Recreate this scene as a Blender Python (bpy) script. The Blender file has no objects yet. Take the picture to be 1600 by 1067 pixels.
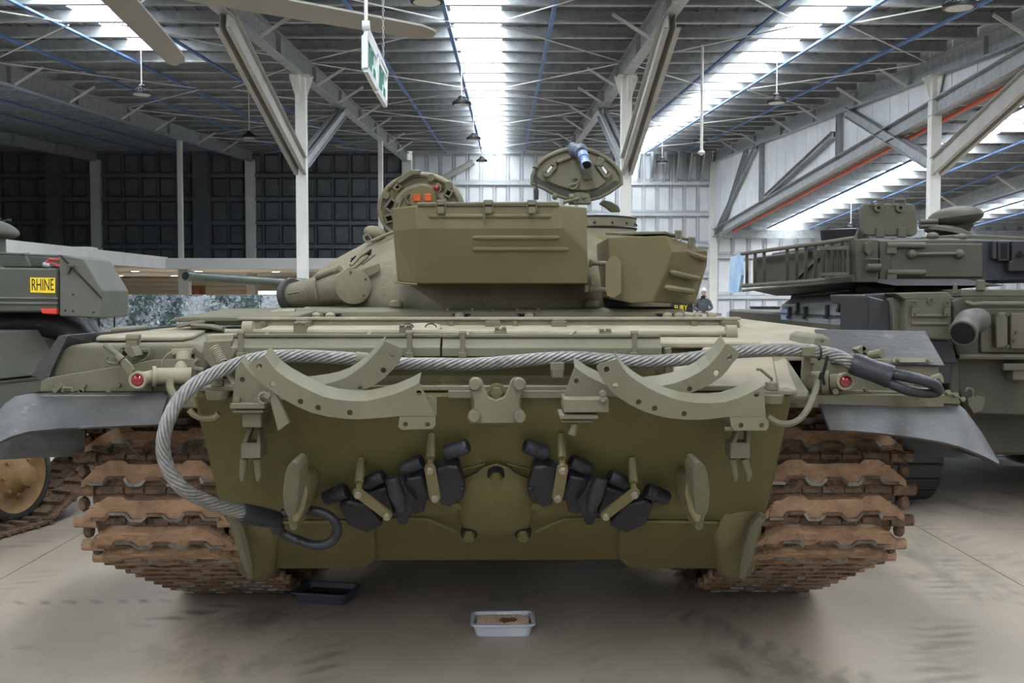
import bpy, bmesh, math, random
from mathutils import Vector, Matrix
from mathutils.geometry import tessellate_polygon
random.seed(7)
S = bpy.context.scene
COL = S.collection
# ------------------------------------------------------------------ camera, sky, lights, exposure
CAM_H = 1.62
PITCH = math.atan(73/1600); YAW = math.atan(10/1600)
cam_data = bpy.data.cameras.new('camera'); cam = bpy.data.objects.new('camera', cam_data); COL.objects.link(cam)
cam_data.sensor_width = 36; cam_data.lens = 36.0; cam_data.clip_end = 300
cam.location = (0, 0, CAM_H); cam.rotation_euler = (math.pi/2 - PITCH, 0, -YAW)
S.camera = cam
world = bpy.data.worlds.new('overcast_sky'); S.world = world; world.use_nodes = True
bg = world.node_tree.nodes['Background']; bg.inputs[0].default_value = (0.94, 0.97, 1.0, 1); bg.inputs[1].default_value = 0.6
SKYLIGHT = 24.0                     # radiance of the daylit translucent roof sheets
S.view_settings.view_transform = 'Standard'; S.view_settings.look = 'None'
S.view_settings.exposure = -0.25; S.view_settings.gamma = 1.0; S.view_settings.use_curve_mapping = False
# ------------------------------------------------------------------ measuring helpers (picture point at a known depth -> metres)
C0 = Vector((0, 0, CAM_H))
FW = Vector((math.sin(YAW)*math.cos(PITCH), math.cos(YAW)*math.cos(PITCH), -math.sin(PITCH)))
RT = Vector((math.cos(YAW), -math.sin(YAW), 0)); UP = RT.cross(FW)
def ray(px, py): return FW + RT*((px-800)/1600) + UP*((533.5-py)/1600)
def P(px, py, Y):
    d = ray(px, py); return C0 + d*(Y/d.y)
def PZ(px, py, z):
    d = ray(px, py); return C0 + d*((z-CAM_H)/d.z)
def PPL(px, py, o, n):
    d = ray(px, py); return C0 + d*((o-C0).dot(n)/d.dot(n))
def V(*a): return Vector(a)
# ------------------------------------------------------------------ mesh builder
class MB:
    def __init__(s): s.v = []; s.f = []; s.m = []
    def add(s, vs, fs, mi=0):
        b = len(s.v); s.v += [Vector(x) for x in vs]
        for f in fs: s.f.append([b+i for i in f]); s.m.append(mi)
        return s
    def box(s, c, size, R=None, mi=0):
        x, y, z = size[0]/2, size[1]/2, size[2]/2
        vs = [Vector((i*x, j*y, k*z)) for k in (-1, 1) for j in (-1, 1) for i in (-1, 1)]
        if R is not None: vs = [R @ w for w in vs]
        c = Vector(c)
        return s.add([c+w for w in vs], [(0,2,3,1),(4,5,7,6),(0,1,5,4),(2,6,7,3),(0,4,6,2),(1,3,7,5)], mi)
    def bb(s, x0, x1, y0, y1, z0, z1, mi=0):
        return s.box(((x0+x1)/2, (y0+y1)/2, (z0+z1)/2), (abs(x1-x0), abs(y1-y0), abs(z1-z0)), None, mi)
    def beam(s, a, b, w, h, up=(0,0,1), mi=0):
        a, b = Vector(a), Vector(b); d = (b-a); L = d.length; d = d/L
        x = d.cross(Vector(up))
        if x.length < 1e-5: x = d.cross(Vector((0,1,0)))
        x.normalize(); u = x.cross(d)
        return s.box((a+b)/2, (w, L, h), Matrix((x, d, u)).transposed(), mi)
    def cyl(s, a, b, r0, r1=None, n=12, mi=0, caps=True):
        a, b = Vector(a), Vector(b); r1 = r0 if r1 is None else r1
        return s.loft([(a, r0), (b, r1)], n, mi, caps)
    def loft(s, prof, n=12, mi=0, caps=True, ax=None):
        # prof: list of (centre, radius) along a straight axis
        d = Vector(ax) if ax is not None else (prof[-1][0]-prof[0][0])
        d = d.normalized(); t = Vector((0,0,1)) if abs(d.z) < .9 else Vector((1,0,0))
        x = d.cross(t).normalized(); y = d.cross(x)
        vs = []; fs = []
        for c, r in prof:
            for i in range(n):
                a = 2*math.pi*i/n; vs.append(Vector(c) + (x*math.cos(a) + y*math.sin(a))*r)
        for k in range(len(prof)-1):
            for i in range(n):
                j = (i+1) % n; fs.append((k*n+i, k*n+j, (k+1)*n+j, (k+1)*n+i))
        if caps: fs.append(tuple(range(n))[::-1]); fs.append(tuple((len(prof)-1)*n+i for i in range(n)))
        return s.add(vs, fs, mi)
    def tube(s, pts, r, n=8, mi=0, closed=False):
        pts = [Vector(p) for p in pts]; N = len(pts); vs = []; fs = []; x = None
        for i, p in enumerate(pts):
            if closed: d = pts[(i+1) % N] - pts[i-1]
            else: d = pts[min(i+1, N-1)] - pts[max(i-1, 0)]
            d.normalize()
            if x is None:
                x = d.cross(Vector((0,0,1)) if abs(d.z) < .9 else Vector((1,0,0))).normalized()
            else:
                x = (x - d*x.dot(d)).normalized()
            y = d.cross(x); rr = r[i] if isinstance(r, (list, tuple)) else r
            for k in range(n):
                a = 2*math.pi*k/n; vs.append(p + (x*math.cos(a)+y*math.sin(a))*rr)
        for i in range(N if closed else N-1):
            b = ((i+1) % N)*n
            for k in range(n):
                l = (k+1) % n; fs.append((i*n+k, i*n+l, b+l, b+k))
        if not closed: fs.append(tuple(range(n))[::-1]); fs.append(tuple((N-1)*n+k for k in range(n)))
        return s.add(vs, fs, mi)
    def prism(s, poly, vec, mi=0, holes=()):
        poly = [Vector(p) for p in poly]; vec = Vector(vec); n = len(poly)
        if not holes:
            vs = poly + [p+vec for p in poly]
            fs = [tuple(range(n))[::-1], tuple(n+i for i in range(n))] + [(i, (i+1) % n, n+(i+1) % n, n+i) for i in range(n)]
            return s.add(vs, fs, mi)
        loops = [poly] + [[Vector(p) for p in h] for h in holes]
        tris = tessellate_polygon(loops); flat = [p for l in loops for p in l]; T = len(flat)
        fs = [tuple(t) for t in tris] + [tuple(T+i for i in t[::-1]) for t in tris]; b = 0
        for l in loops:
            k = len(l); fs += [(b+i, b+(i+1) % k, T+b+(i+1) % k, T+b+i) for i in range(k)]; b += k
        return s.add(flat + [p+vec for p in flat], fs, mi)
    def pp(s, pix, Y, depth, mi=0, holes=()):
        # flat plate across the tank at depth Y: outline read off the picture, real thickness behind it
        hs = []
        for h in holes:
            c = P(h[0], h[1], Y); r = h[2]*Y/1600
            hs.append([c + Vector((math.cos(k*math.pi/5)*r, 0, math.sin(k*math.pi/5)*r)) for k in range(10)])
        return s.prism([P(x, y, Y) for x, y in pix], (0, depth, 0), mi, hs)
    def hexbolt(s, p, n, r, h, mi=0):
        p = Vector(p); n = Vector(n).normalized(); return s.cyl(p, p+n*h, r, r*.92, 6, mi)
    def blob(s, c, rad, R=None, nu=10, nv=6, mi=0):
        vs = []; fs = []; c = Vector(c)
        for j in range(nv+1):
            t = math.pi*j/nv
            for i in range(nu):
                a = 2*math.pi*i/nu
                w = Vector((rad[0]*math.sin(t)*math.cos(a), rad[1]*math.sin(t)*math.sin(a), rad[2]*math.cos(t)))
                if R is not None: w = R @ w
                vs.append(c+w)
        for j in range(nv):
            for i in range(nu):
                k = (i+1) % nu
                if j == 0: fs.append((i, nu+i, nu+k))
                elif j == nv-1: fs.append((j*nu+i, (j+1)*nu+i, j*nu+k))
                else: fs.append((j*nu+i, (j+1)*nu+i, (j+1)*nu+k, j*nu+k))
        return s.add(vs, fs, mi)
    def grid(s, rows, thick=None, mi=0):
        # rows of points -> sheet; thick vector gives it a back
        R, Cn = len(rows), len(rows[0]); vs = [Vector(p) for r in rows for p in r]; fs = []
        for i in range(R-1):
            for j in range(Cn-1): fs.append((i*Cn+j, i*Cn+j+1, (i+1)*Cn+j+1, (i+1)*Cn+j))
        if thick is None: return s.add(vs, fs, mi)
        T = len(vs); t = Vector(thick); vs2 = vs + [p+t for p in vs]
        f2 = fs + [tuple(T+i for i in f[::-1]) for f in fs]
        ring = [j for j in range(Cn)] + [i*Cn+Cn-1 for i in range(1, R)] + [(R-1)*Cn+j for j in range(Cn-2, -1, -1)] + [i*Cn for i in range(R-2, 0, -1)]
        k = len(ring)
        for i in range(k): f2.append((ring[i], ring[(i+1) % k], T+ring[(i+1) % k], T+ring[i]))
        return s.add(vs2, f2, mi)
    def mesh(s, name, mats, smooth=0, bevel=0, seg=1, recalc=True):
        c = sum(s.v, Vector())/max(1, len(s.v))
        me = bpy.data.meshes.new(name); me.from_pydata([v-c for v in s.v], [], s.f)
        for m in (mats if isinstance(mats, (list, tuple)) else [mats]): me.materials.append(m)
        me.polygons.foreach_set('material_index', s.m); me.update()
        if recalc or bevel:
            b = bmesh.new(); b.from_mesh(me)
            bmesh.ops.remove_doubles(b, verts=b.verts, dist=1e-6)
            bmesh.ops.recalc_face_normals(b, faces=b.faces)
            if bevel:
                es = [e for e in b.edges if len(e.link_faces) == 2 and e.calc_face_angle(0) > .45]
                bmesh.ops.bevel(b, geom=es, offset=bevel, segments=seg, affect='EDGES', clamp_overlap=True, profile=.6)
            b.to_mesh(me); b.free()
        if smooth:
            me.shade_smooth(); me.set_sharp_from_angle(angle=math.radians(smooth))
        return me, c
    def build(s, name, mats, parent=None, smooth=35, bevel=0, seg=1, kind=None, label=None):
        me, c = s.mesh(name, mats, smooth, bevel, seg)
        return put(name, me, c, parent, kind, label)
def wm(o):
    M = Matrix.LocRotScale(o.location, o.rotation_euler, o.scale)
    return wm(o.parent) @ o.matrix_parent_inverse @ M if o.parent else M
def put(name, me, loc, parent=None, kind=None, label=None, mat=None):
    o = bpy.data.objects.new(name, me); COL.objects.link(o)
    if mat is not None: o.matrix_basis = mat
    else: o.location = loc
    if parent is not None:
        o.parent = parent; o.matrix_parent_inverse = wm(parent).inverted()
    if kind: o['kind'] = kind
    if label: o['label'] = label
    return o
def thing(name, label, cat, loc=(0,0,0), group=None, kind=None):
    o = bpy.data.objects.new(name, None); COL.objects.link(o); o.location = loc; o.empty_display_size = .1
    if label: o['label'] = label
    if cat: o['category'] = cat
    if group: o['group'] = group
    if kind: o['kind'] = kind
    return o
def tag(o, label, cat, group=None):
    o['label'] = label; o['category'] = cat
    if group: o['group'] = group
    return o
def circ(c, r, n=16, ax='y', a0=0, a1=2*math.pi, close=True):
    out = []; m = n if close else n+1
    for i in range(m):
        a = a0 + (a1-a0)*i/n; u, w = math.cos(a)*r, math.sin(a)*r
        out.append(Vector(c) + (Vector((u,0,w)) if ax == 'y' else Vector((u,w,0)) if ax == 'z' else Vector((0,u,w))))
    return out
def smooth_path(pts, n=12):
    # Catmull-Rom through the points
    pts = [Vector(p) for p in pts]; q = [pts[0]*2-pts[1]] + pts + [pts[-1]*2-pts[-2]]; out = []
    for i in range(1, len(q)-2):
        a, b, c, d = q[i-1:i+3]
        for k in range(n):
            t = k/n; out.append(.5*((2*b) + (c-a)*t + (2*a-5*b+4*c-d)*t*t + (3*b-a-3*c+d)*t**3))
    out.append(pts[-1]); return out
def text_part(name, body, size, mat, parent, M, depth=.002, sx=1.0):
    cu = bpy.data.curves.new(name, 'FONT'); cu.body = body; cu.size = size; cu.extrude = depth; cu.align_x = 'CENTER'; cu.align_y = 'CENTER'
    t = bpy.data.objects.new(name, cu); COL.objects.link(t)
    me = bpy.data.meshes.new_from_object(t.evaluated_get(bpy.context.evaluated_depsgraph_get()))
    bpy.data.objects.remove(t); me.name = name
    for v in me.vertices: v.co = M @ Vector((v.co.x*sx, v.co.y, v.co.z))
    me.materials.clear(); me.materials.append(mat)
    c = sum((v.co for v in me.vertices), Vector())/len(me.vertices)
    for v in me.vertices: v.co -= c
    return put(name, me, c, parent)
# ------------------------------------------------------------------ materials
def srgb(r, g, b):
    f = lambda c: (c/255/12.92) if c/255 <= .04045 else ((c/255+.055)/1.055)**2.4
    return (f(r), f(g), f(b), 1)
def mat(name, c1, c2=None, rough=.6, metal=0.0, scale=6, lo=.35, hi=.7, bump=0.0, bscale=40, c3=None, s3=18, t3=.62, spec=.4, stretch=None, detail=5):
    m = bpy.data.materials.new(name); m.use_nodes = True; nt = m.node_tree; N, L = nt.nodes, nt.links
    b = N['Principled BSDF']; b.inputs['Roughness'].default_value = rough; b.inputs['Metallic'].default_value = metal
    b.inputs['Specular IOR Level'].default_value = spec
    b.inputs['Base Color'].default_value = srgb(*c1)
    tc = N.new('ShaderNodeNewGeometry').outputs['Position']
    if stretch:
        mp = N.new('ShaderNodeMapping'); mp.inputs['Scale'].default_value = stretch; L.new(tc, mp.inputs['Vector']); tc = mp.outputs[0]
    if c2:
        n = N.new('ShaderNodeTexNoise'); n.inputs['Scale'].default_value = scale; n.inputs['Detail'].default_value = detail; n.inputs['Roughness'].default_value = .6
        L.new(tc, n.inputs['Vector'])
        r = N.new('ShaderNodeValToRGB'); r.color_ramp.elements[0].position = lo; r.color_ramp.elements[1].position = hi
        r.color_ramp.elements[0].color = srgb(*c1); r.color_ramp.elements[1].color = srgb(*c2)
        L.new(n.outputs[0], r.inputs[0]); out = r.outputs[0]
        if c3:
            n3 = N.new('ShaderNodeTexNoise'); n3.inputs['Scale'].default_value = s3; n3.inputs['Detail'].default_value = 6; n3.inputs['Roughness'].default_value = .7
            L.new(tc, n3.inputs['Vector'])
            r3 = N.new('ShaderNodeValToRGB'); r3.color_ramp.elements[0].position = t3; r3.color_ramp.elements[1].position = min(1, t3+.12)
            L.new(n3.outputs[0], r3.inputs[0])
            mx = N.new('ShaderNodeMix'); mx.data_type = 'RGBA'; L.new(r3.outputs[0], mx.inputs[0]); L.new(out, mx.inputs[6]); mx.inputs[7].default_value = srgb(*c3); out = mx.outputs[2]
        L.new(out, b.inputs['Base Color'])
    if bump:
        nb = N.new('ShaderNodeTexNoise'); nb.inputs['Scale'].default_value = bscale; nb.inputs['Detail'].default_value = 4; L.new(tc, nb.inputs['Vector'])
        bp = N.new('ShaderNodeBump'); bp.inputs['Strength'].default_value = bump; bp.inputs['Distance'].default_value = .02
        L.new(nb.outputs[0], bp.inputs['Height']); L.new(bp.outputs[0], b.inputs['Normal'])
    return m
def emit(name, c, st):
    m = bpy.data.materials.new(name); m.use_nodes = True; b = m.node_tree.nodes['Principled BSDF']
    b.inputs['Base Color'].default_value = srgb(*c); b.inputs['Emission Color'].default_value = srgb(*c); b.inputs['Emission Strength'].default_value = st
    return m
M_olive = mat('olive_paint', (98,90,60), (112,104,74), .55, scale=3, bump=.08, bscale=60, c3=(128,120,92), s3=30, t3=.66)
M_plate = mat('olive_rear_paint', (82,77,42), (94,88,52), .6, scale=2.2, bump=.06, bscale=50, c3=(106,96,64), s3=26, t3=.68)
M_deck = mat('dusty_toplit_deck_paint', (124,118,99), (142,135,114), .75, scale=4, bump=.06, bscale=60, c3=(158,147,123), s3=9, t3=.6)  # same paint as the rear plate, lightened for top light, plus dust
M_dusty = mat('dusty_olive_paint', (90,87,68), (104,100,80), .65, scale=4, bump=.06, bscale=60, c3=(94,90,68), s3=14, t3=.6)
M_tan = mat('dusty_toplit_tan_paint', (124,115,97), (144,134,115), .8, scale=3, bump=.05, bscale=40)  # dusty paint whose tan is lightened to carry the light from above
M_castolive = mat('cast_turret_paint', (102,97,78), (120,114,93), .7, scale=5, bump=.35, bscale=26, c3=(112,100,66), s3=5, t3=.55)
M_box = mat('stowage_paint', (94,86,58), (104,96,66), .6, scale=2.5, bump=.04, bscale=50)
M_rubber = mat('black_rubber', (50,49,49), (67,66,65), .5, scale=5, bump=.12, bscale=30, c3=(104,104,108), s3=7, t3=.6, stretch=(1,1,2.5))
M_blacksteel = mat('black_painted_steel', (31,31,35), (45,45,50), .4, scale=12, bump=.2, bscale=60, c3=(100,98,94), s3=60, t3=.74)
M_wire = mat('galvanised_wire', (104,103,100), (138,136,132), .45, .45, scale=40)
M_mud = mat('dry_clay', (130,102,79), (160,130,104), .95, scale=14, bump=.5, bscale=45, c3=(112,80,57), s3=22, t3=.6)
M_mud2 = mat('clay_on_steel', (80,64,51), (118,93,72), .9, scale=20, bump=.4, bscale=50, c3=(54,47,41), s3=24, t3=.52)
M_tsteel = mat('worn_track_steel', (88,82,76), (140,134,126), .5, .5, scale=22)
M_hole = mat('dark_recess', (16,16,16), rough=.9)  # near-black colour stands in for the shade inside holes and slots
M_galv = mat('galvanised_steel', (150,154,156), (176,180,182), .5, .35, scale=7)
M_white = mat('white_steel', (214,214,208), (226,226,220), .5, scale=2)
M_beige = mat('beige_steel', (160,160,154), (174,174,168), .55, scale=3)
M_blue = mat('blue_bridging', (74,108,160), (92,126,178), .5, scale=3)
M_roof = mat('zinc_roof_sheet', (104,108,111), (128,132,135), .55, .3, scale=3)
M_foil = mat('silver_foil', (214,217,220), (232,235,238), .42, .25, scale=1.5, bump=.3, bscale=3)
M_darkwall = mat('shaded_wall_lining', (92,95,98), (114,117,120), .6, .1, scale=2)  # darker copy of the foil lining, unlit left side put into the colour
M_orange = mat('orange_cable_tray', (190,84,40), rough=.6)
M_red = mat('red_lens', (130,8,14), (100,4,10), .12, scale=60, spec=.8)
M_redpaint = mat('red_paint', (214,60,44), rough=.5)
M_black = mat('black_plastic', (26,27,28), rough=.5)
M_skylight = emit('translucent_skylight_sheet', (240,248,255), SKYLIGHT)
M_glassp = mat('lamp_diffuser', (196,196,188), rough=.35)
# ------------------------------------------------------------------ floor
def floor_material():
    m = mat('stained_concrete', (136,125,112), (172,160,145), .42, scale=.9, lo=.3, hi=.72, bump=.05, bscale=12, c3=(118,110,100), s3=1.3, t3=.54, stretch=(1,.55,1), detail=7)
    nt = m.node_tree; N, L = nt.nodes, nt.links; b = N['Principled BSDF']
    src = b.inputs['Base Color'].links[0].from_socket
    # tyre and track prints: rows of dabs in bands along a few slightly angled lines
    geo = N.new('ShaderNodeNewGeometry').outputs['Position']
    def mth(op, a, bb=None, c=None):
        n = N.new('ShaderNodeMath'); n.operation = op
        for i, q in enumerate((a, bb, c)):
            if q is None: continue
            if isinstance(q, (int, float)): n.inputs[i].default_value = q
            else: L.new(q, n.inputs[i])
        return n.outputs[0]
    def ramp(q, a, c, u=0, w=1):
        n = N.new('ShaderNodeMapRange'); n.inputs[1].default_value = a; n.inputs[2].default_value = c; n.inputs[3].default_value = u; n.inputs[4].default_value = w; L.new(q, n.inputs[0]); return n.outputs[0]
    sep = N.new('ShaderNodeSeparateXYZ'); L.new(geo, sep.inputs[0]); gx, gy = sep.outputs[0], sep.outputs[1]
    nz = N.new('ShaderNodeTexNoise'); nz.inputs['Scale'].default_value = 2.2; nz.inputs['Detail'].default_value = 5; L.new(geo, nz.inputs['Vector'])
    nz2 = N.new('ShaderNodeTexNoise'); nz2.inputs['Scale'].default_value = 6; nz2.inputs['Detail'].default_value = 4; L.new(geo, nz2.inputs['Vector'])
    msk = ramp(nz.outputs[0], .40, .66)
    def band(x0, y0, ang, width, pitch, strength, half, prev, skew=.6):
        c, s_ = math.cos(math.radians(ang)), math.sin(math.radians(ang))
        dx, dy = mth('SUBTRACT', gx, x0), mth('SUBTRACT', gy, y0)
        s = mth('ADD', mth('ADD', mth('MULTIPLY', dx, c), mth('MULTIPLY', dy, s_)), mth('MULTIPLY', nz2.outputs[0], .16)); d = mth('SUBTRACT', mth('MULTIPLY', dy, c), mth('MULTIPLY', dx, s_))
        w = mth('MULTIPLY', ramp(mth('ABSOLUTE', d), width*.5, width, 1, 0), ramp(mth('ABSOLUTE', s), half*.7, half, 1, 0))
        wave = ramp(mth('SINE', mth('MULTIPLY', mth('ADD', s, mth('MULTIPLY', d, skew)), 2*math.pi/pitch)), -.5, 1.0)
        k = mth('MULTIPLY', mth('MULTIPLY', w, wave), mth('MULTIPLY', msk, strength))
        mx = N.new('ShaderNodeMix'); mx.data_type = 'RGBA'; L.new(k, mx.inputs[0]); L.new(prev, mx.inputs[6]); mx.inputs[7].default_value = srgb(84,82,80)
        return mx.outputs[2]
    o = src
    for q in ((-2.25,5.35,2,.045,.13,1.2,1.0), (-1.9,4.88,42,.09,.16,.9,.9), (-.85,4.7,95,.13,.15,.7,1.0), (.4,4.4,100,.12,.14,.5,1.2), (1.25,4.55,125,.14,.13,.8,1.1),
              (2.35,5.3,62,.2,.13,.6,1.6), (3.0,7.2,96,.18,.15,.5,2.6), (1.9,4.3,70,.16,.14,.7,1.0), (-3.3,6.3,60,.12,.16,.5,1.6), (4.6,8,92,.25,.16,.5,4), (-2.9,5.2,75,.14,.14,.5,1.2)): o = band(*q, o)
    L.new(o, b.inputs['Base Color'])
    return m
M_floor = floor_material()
M_joint = mat('joint_filler', (70,66,60), rough=.9)
fb = MB(); fb.bb(-22, 22, -16, 60, -.14, -.045); FLOOR = fb.build('floor', M_joint, kind='structure', smooth=0)
xs = [-22, -20.2, -14.42, -8.65, -2.88, 2.88, 8.65, 14.42, 20.2, 22]; ys = [-16, -10.4, -4.6, 1.2, 7.0, 12.8, 18.6, 24.4, 30.2, 36, 47.5, 60]
for i in range(len(xs)-1):
    for j in range(len(ys)-1):
        b = MB(); b.bb(xs[i]+.004, xs[i+1]-.004, ys[j]+.004, ys[j+1]-.004, -.05, 0); b.build('concrete_slab', M_floor, FLOOR, smooth=0)
# ------------------------------------------------------------------ roof of the main hall
def zr(Y): return 5.19 + .051*Y          # underside of the main roof sheeting, rising away from the door
def zr2(Y): return 6.53 - .056*Y         # lower hall on the right, falling away
CEIL = thing('ceiling', None, None, (0, 12, 5.8), kind='structure')
Y0, Y1 = -16, 39.2
def sheet(x0, x1, y0, y1, f, m, name):
    b = MB(); n = max(1, int((x1-x0)/.3)); top = []; bot = []
    b.prism([(x0,y0,f(y0)), (x1,y0,f(y0)), (x1,y1,f(y1)), (x0,y1,f(y1))], (0,0,.04))
    if name == 'roof_sheet':
        for i in range(1, n):
            x = x0+(x1-x0)*i/n; b.prism([(x-.02,y0,f(y0)-.022), (x+.02,y0,f(y0)-.022), (x+.02,y1,f(y1)-.022), (x-.02,y1,f(y1)-.022)], (0,0,.03))
    return b.build(name, m, CEIL, smooth=0)
SKY_X = [(-18.7, -17.9, 18.9), (-12.9, -12.1, 18.9), (-6.66, -5.95, 18.9), (-.84, -.07, Y1), (4.48, 5.2, Y1)]  # two leftmost strips are unseen, added to brighten the left side
ex = [-21]
for a, c, ye in SKY_X:
    sheet(ex[-1], a, Y0, Y1, zr, M_roof, 'roof_sheet'); sheet(a, c, Y0, ye, zr, M_skylight, 'skylight_sheet'); ex.append(c)
    if ye < Y1: sheet(a, c, ye, Y1, zr, M_roof, 'roof_sheet')
sheet(ex[-1], 7.86, Y0, Y1, zr, M_roof, 'roof_sheet')
def purlin(x0, x1, y, f):
    b = MB(); z = f(y); b.bb(x0, x1, y-.012, y+.012, z-.2, z-.01); b.bb(x0, x1, y-.075, y+.012, z-.205, z-.19); b.bb(x0, x1, y-.08, y-.07, z-.205, z-.175)
    return b.build('purlin', M_galv, CEIL, smooth=0)
y = -15.5
while y < 39.2:
    purlin(-21, 7.84, y, zr); y += 1.17 if y > 3 else 3.5
LINES = [-15.4, -9.55, -3.72, 2.2, 7.85]
def ibeam(b, a, c, w, h, t=.018):
    a, c = Vector(a), Vector(c); d = (c-a).normalized(); x = d.cross(Vector((0,0,1))); x = x.normalized() if x.length > 1e-4 else Vector((1,0,0)); u = x.cross(d)
    b.beam(a, c, t, h); b.beam(a+u*(h/2-t/2), c+u*(h/2-t/2), w, t); b.beam(a-u*(h/2-t/2), c-u*(h/2-t/2), w, t)
for X in LINES:
    b = MB(); o = -.205-.18
    ibeam(b, (X, Y0, zr(Y0)+o), (X, Y1-.2, zr(Y1-.2)+o), .18, .36)
    for yy in [k*3.1+1.3 for k in range(12)]: b.bb(X-.085, X+.085, yy-.008, yy+.008, zr(yy)+o-.165, zr(yy)+o+.165)
    b.build('roof_beam', M_galv, CEIL, smooth=0)
    if X < -15: continue
    for yy in [4.8, 8.3, 11.8, 15.3, 20.0, 22.5, 25.5, 28.0, 31.8, 34.5]:
        b = MB(); s = 1 if X < 0 else -1
        b.beam((X+.09*s, yy, zr(yy)-.55), (X+.62*s, yy+.05, zr(yy)-.2), .012, .05); b.build('fly_brace', M_white, CEIL, smooth=0)
for x in [-13.2, -11.9, -10.7, -8.2, -6.88, -5.5, -2.24, -.88, .7, 3.96, 5.25, 6.7]:
    b = MB(); b.beam((x, 4, zr(4)-.225), (x, 38.8, zr(38.8)-.225), .06, .035); b.build('bridging_strip', M_blue, CEIL, smooth=0)
for xa, xb in ((-.1, 2.1), (-.8, -3.6), (4.45, 2.3), (5.3, 7.75), (-5.9, -3.8), (-6.7, -9.4)):
    yy = 12.6; k = 0
    while yy < 37:
        b = MB(); p, q = ((xa, xb) if k % 2 else (xb, xa)); b.tube([(p, yy, zr(yy)-.25), (q, yy+3.1, zr(yy+3.1)-.25)], .012, 5); b.build('brace_rod', M_white, CEIL)
        yy += 3.35; k += 1
# right-hand lower hall
ys2 = Y1
SKY2 = [(10.2, 11.05), (16.1, 16.95)]; e2 = [7.95]
for a, c in SKY2:
    sheet(e2[-1], a, 8, ys2, zr2, M_roof, 'roof_sheet'); sheet(a, c, 8, ys2, zr2, M_skylight, 'skylight_sheet'); e2.append(c)
sheet(e2[-1], 22, 8, ys2, zr2, M_roof, 'roof_sheet')
y = 11.5
while y < 39: purlin(7.97, 22, y, zr2); y += 1.17
for x in [8.9, 9.9, 11.5, 12.9, 15.0, 16.0, 17.4]:
    b = MB(); b.beam((x, 9, zr2(9)-.225), (x, 38.8, zr2(38.8)-.225), .06, .035); b.build('bridging_strip', M_blue, CEIL, smooth=0)
for X in (13.75,):
    b = MB(); ibeam(b, (X, 10, zr2(10)-.39), (X, 39, zr2(39)-.39), .18, .36); b.build('roof_beam', M_galv, CEIL, smooth=0)
    for yy in (18, 21, 24, 27.5, 31):
        b = MB(); b.beam((X-.09, yy, zr2(yy)-.55), (X-.62, yy, zr2(yy)-.2), .012, .05); b.build('fly_brace', M_white, CEIL, smooth=0)
# chord of the right-hand hall along the valley, with posts, diagonals, foil infill and an orange tray
def zc(Y): return zr2(Y)-.45
b = MB(); ibeam(b, (7.85, 9, zc(9)), (7.85, 38.6, zc(38.6)), .2, .3); b.build('valley_beam', M_galv, CEIL, smooth=0)
b = MB(); b.beam((8.0, 11, zc(11)-.22), (8.0, 36, zc(36)-.22), .08, .05); b.build('cable_tray', M_orange, CEIL, smooth=0)
for yy in (24.2, 31.5):
    b = MB(); ibeam(b, (7.85, yy, zc(yy)+.1), (7.85, yy, zr(yy)-.56), .16, .16, .012); b.build('valley_post', M_galv, CEIL, smooth=0)
for a, za, c, zc_ in ((38.2, 3.9, 32.2, zr(32.2)-.6), (37.8, 3.6, 33.5, zr(33.5)-.6), (31, zc(31)+.2, 24.6, zr(24.6)-1.0)):
    b = MB(); ibeam(b, (7.83, a, za), (7.83, c, zc_), .14, .14, .012); b.build('valley_diagonal', M_galv, CEIL, smooth=0)
for k in range(31):
    ya, yb = 8.5+k*.98, 8.5+(k+1)*.98-.03
    lo = lambda q: min(zr(q), zr2(q))-.25
    hi = lambda q: max(zr(q), zr2(q))+.05
    b = MB(); b.prism([(7.91, ya, lo(ya)), (7.91, yb, lo(yb)), (7.91, yb, hi(yb)), (7.91, ya, hi(ya))], (.05,0,0)); b.build('infill_panel', M_foil, CEIL, smooth=0)
# ------------------------------------------------------------------ columns with their knee braces
def column(X, Y, zt, w=.2, braces=(), name='column'):
    c = thing(name, None, None, (X, Y, 0), kind='structure')
    b = MB(); b.bb(X-w/2, X+w/2, Y-w/2, Y+w/2, 0, zt); b.bb(X-w*.8, X+w*.8, Y-w*.8, Y+w*.8, 0, .02); b.build('shaft', M_white, c, smooth=0, bevel=.008)
    if braces:
        b = MB()
        for s in (-1, 1): b.prism([(X, Y+s*w/2, zt), (X, Y+s*(w/2+.22), zt), (X, Y+s*w/2, zt-.5)], (.02,0,0)); b.prism([(X+s*w/2, Y, zt), (X+s*(w/2+.13), Y, zt), (X+s*w/2, Y, zt-.4)], (0,.02,0))
        b.bb(X-w*.9, X+w*.9, Y-w*1.1, Y+w*1.1, zt-.02, zt); b.build('cap_plate', M_white, c, smooth=0)
    for (ya, za, yb, zb, ww) in braces:
        A, B = Vector((X, ya, za)), Vector((X, yb, zb)); d = (B-A).normalized(); side = Vector((1,0,0)); u = side.cross(d)
        b = MB()
        for s in (-1, 1):           # two channels back to back
            o = side*(s*.045); b.beam(A+o, B+o, .012, ww, u); b.beam(A+o+side*(s*.03)+u*(ww/2), B+o+side*(s*.03)+u*(ww/2), .07, .012, u); b.beam(A+o+side*(s*.03)-u*(ww/2), B+o+side*(s*.03)-u*(ww/2), .07, .012, u)
        b.build('knee_brace', M_beige if ww > .2 else M_galv, c, smooth=0)
    return c
for X in (-3.72, 2.2, 7.85):
    Y = 18.85; z0 = 3.95
    column(X, Y, zr(Y)-.56, .19, ((Y-.1, z0, 13.7, zr(13.7)-.6, .32), (Y+.1, z0+.1, 23.6, zr(23.6)-.6, .2)))
column(-9.55, 18.85, zr(18.85)-.56, .19, ((18.75, 3.95, 13.7, zr(13.7)-.6, .24),))
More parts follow.
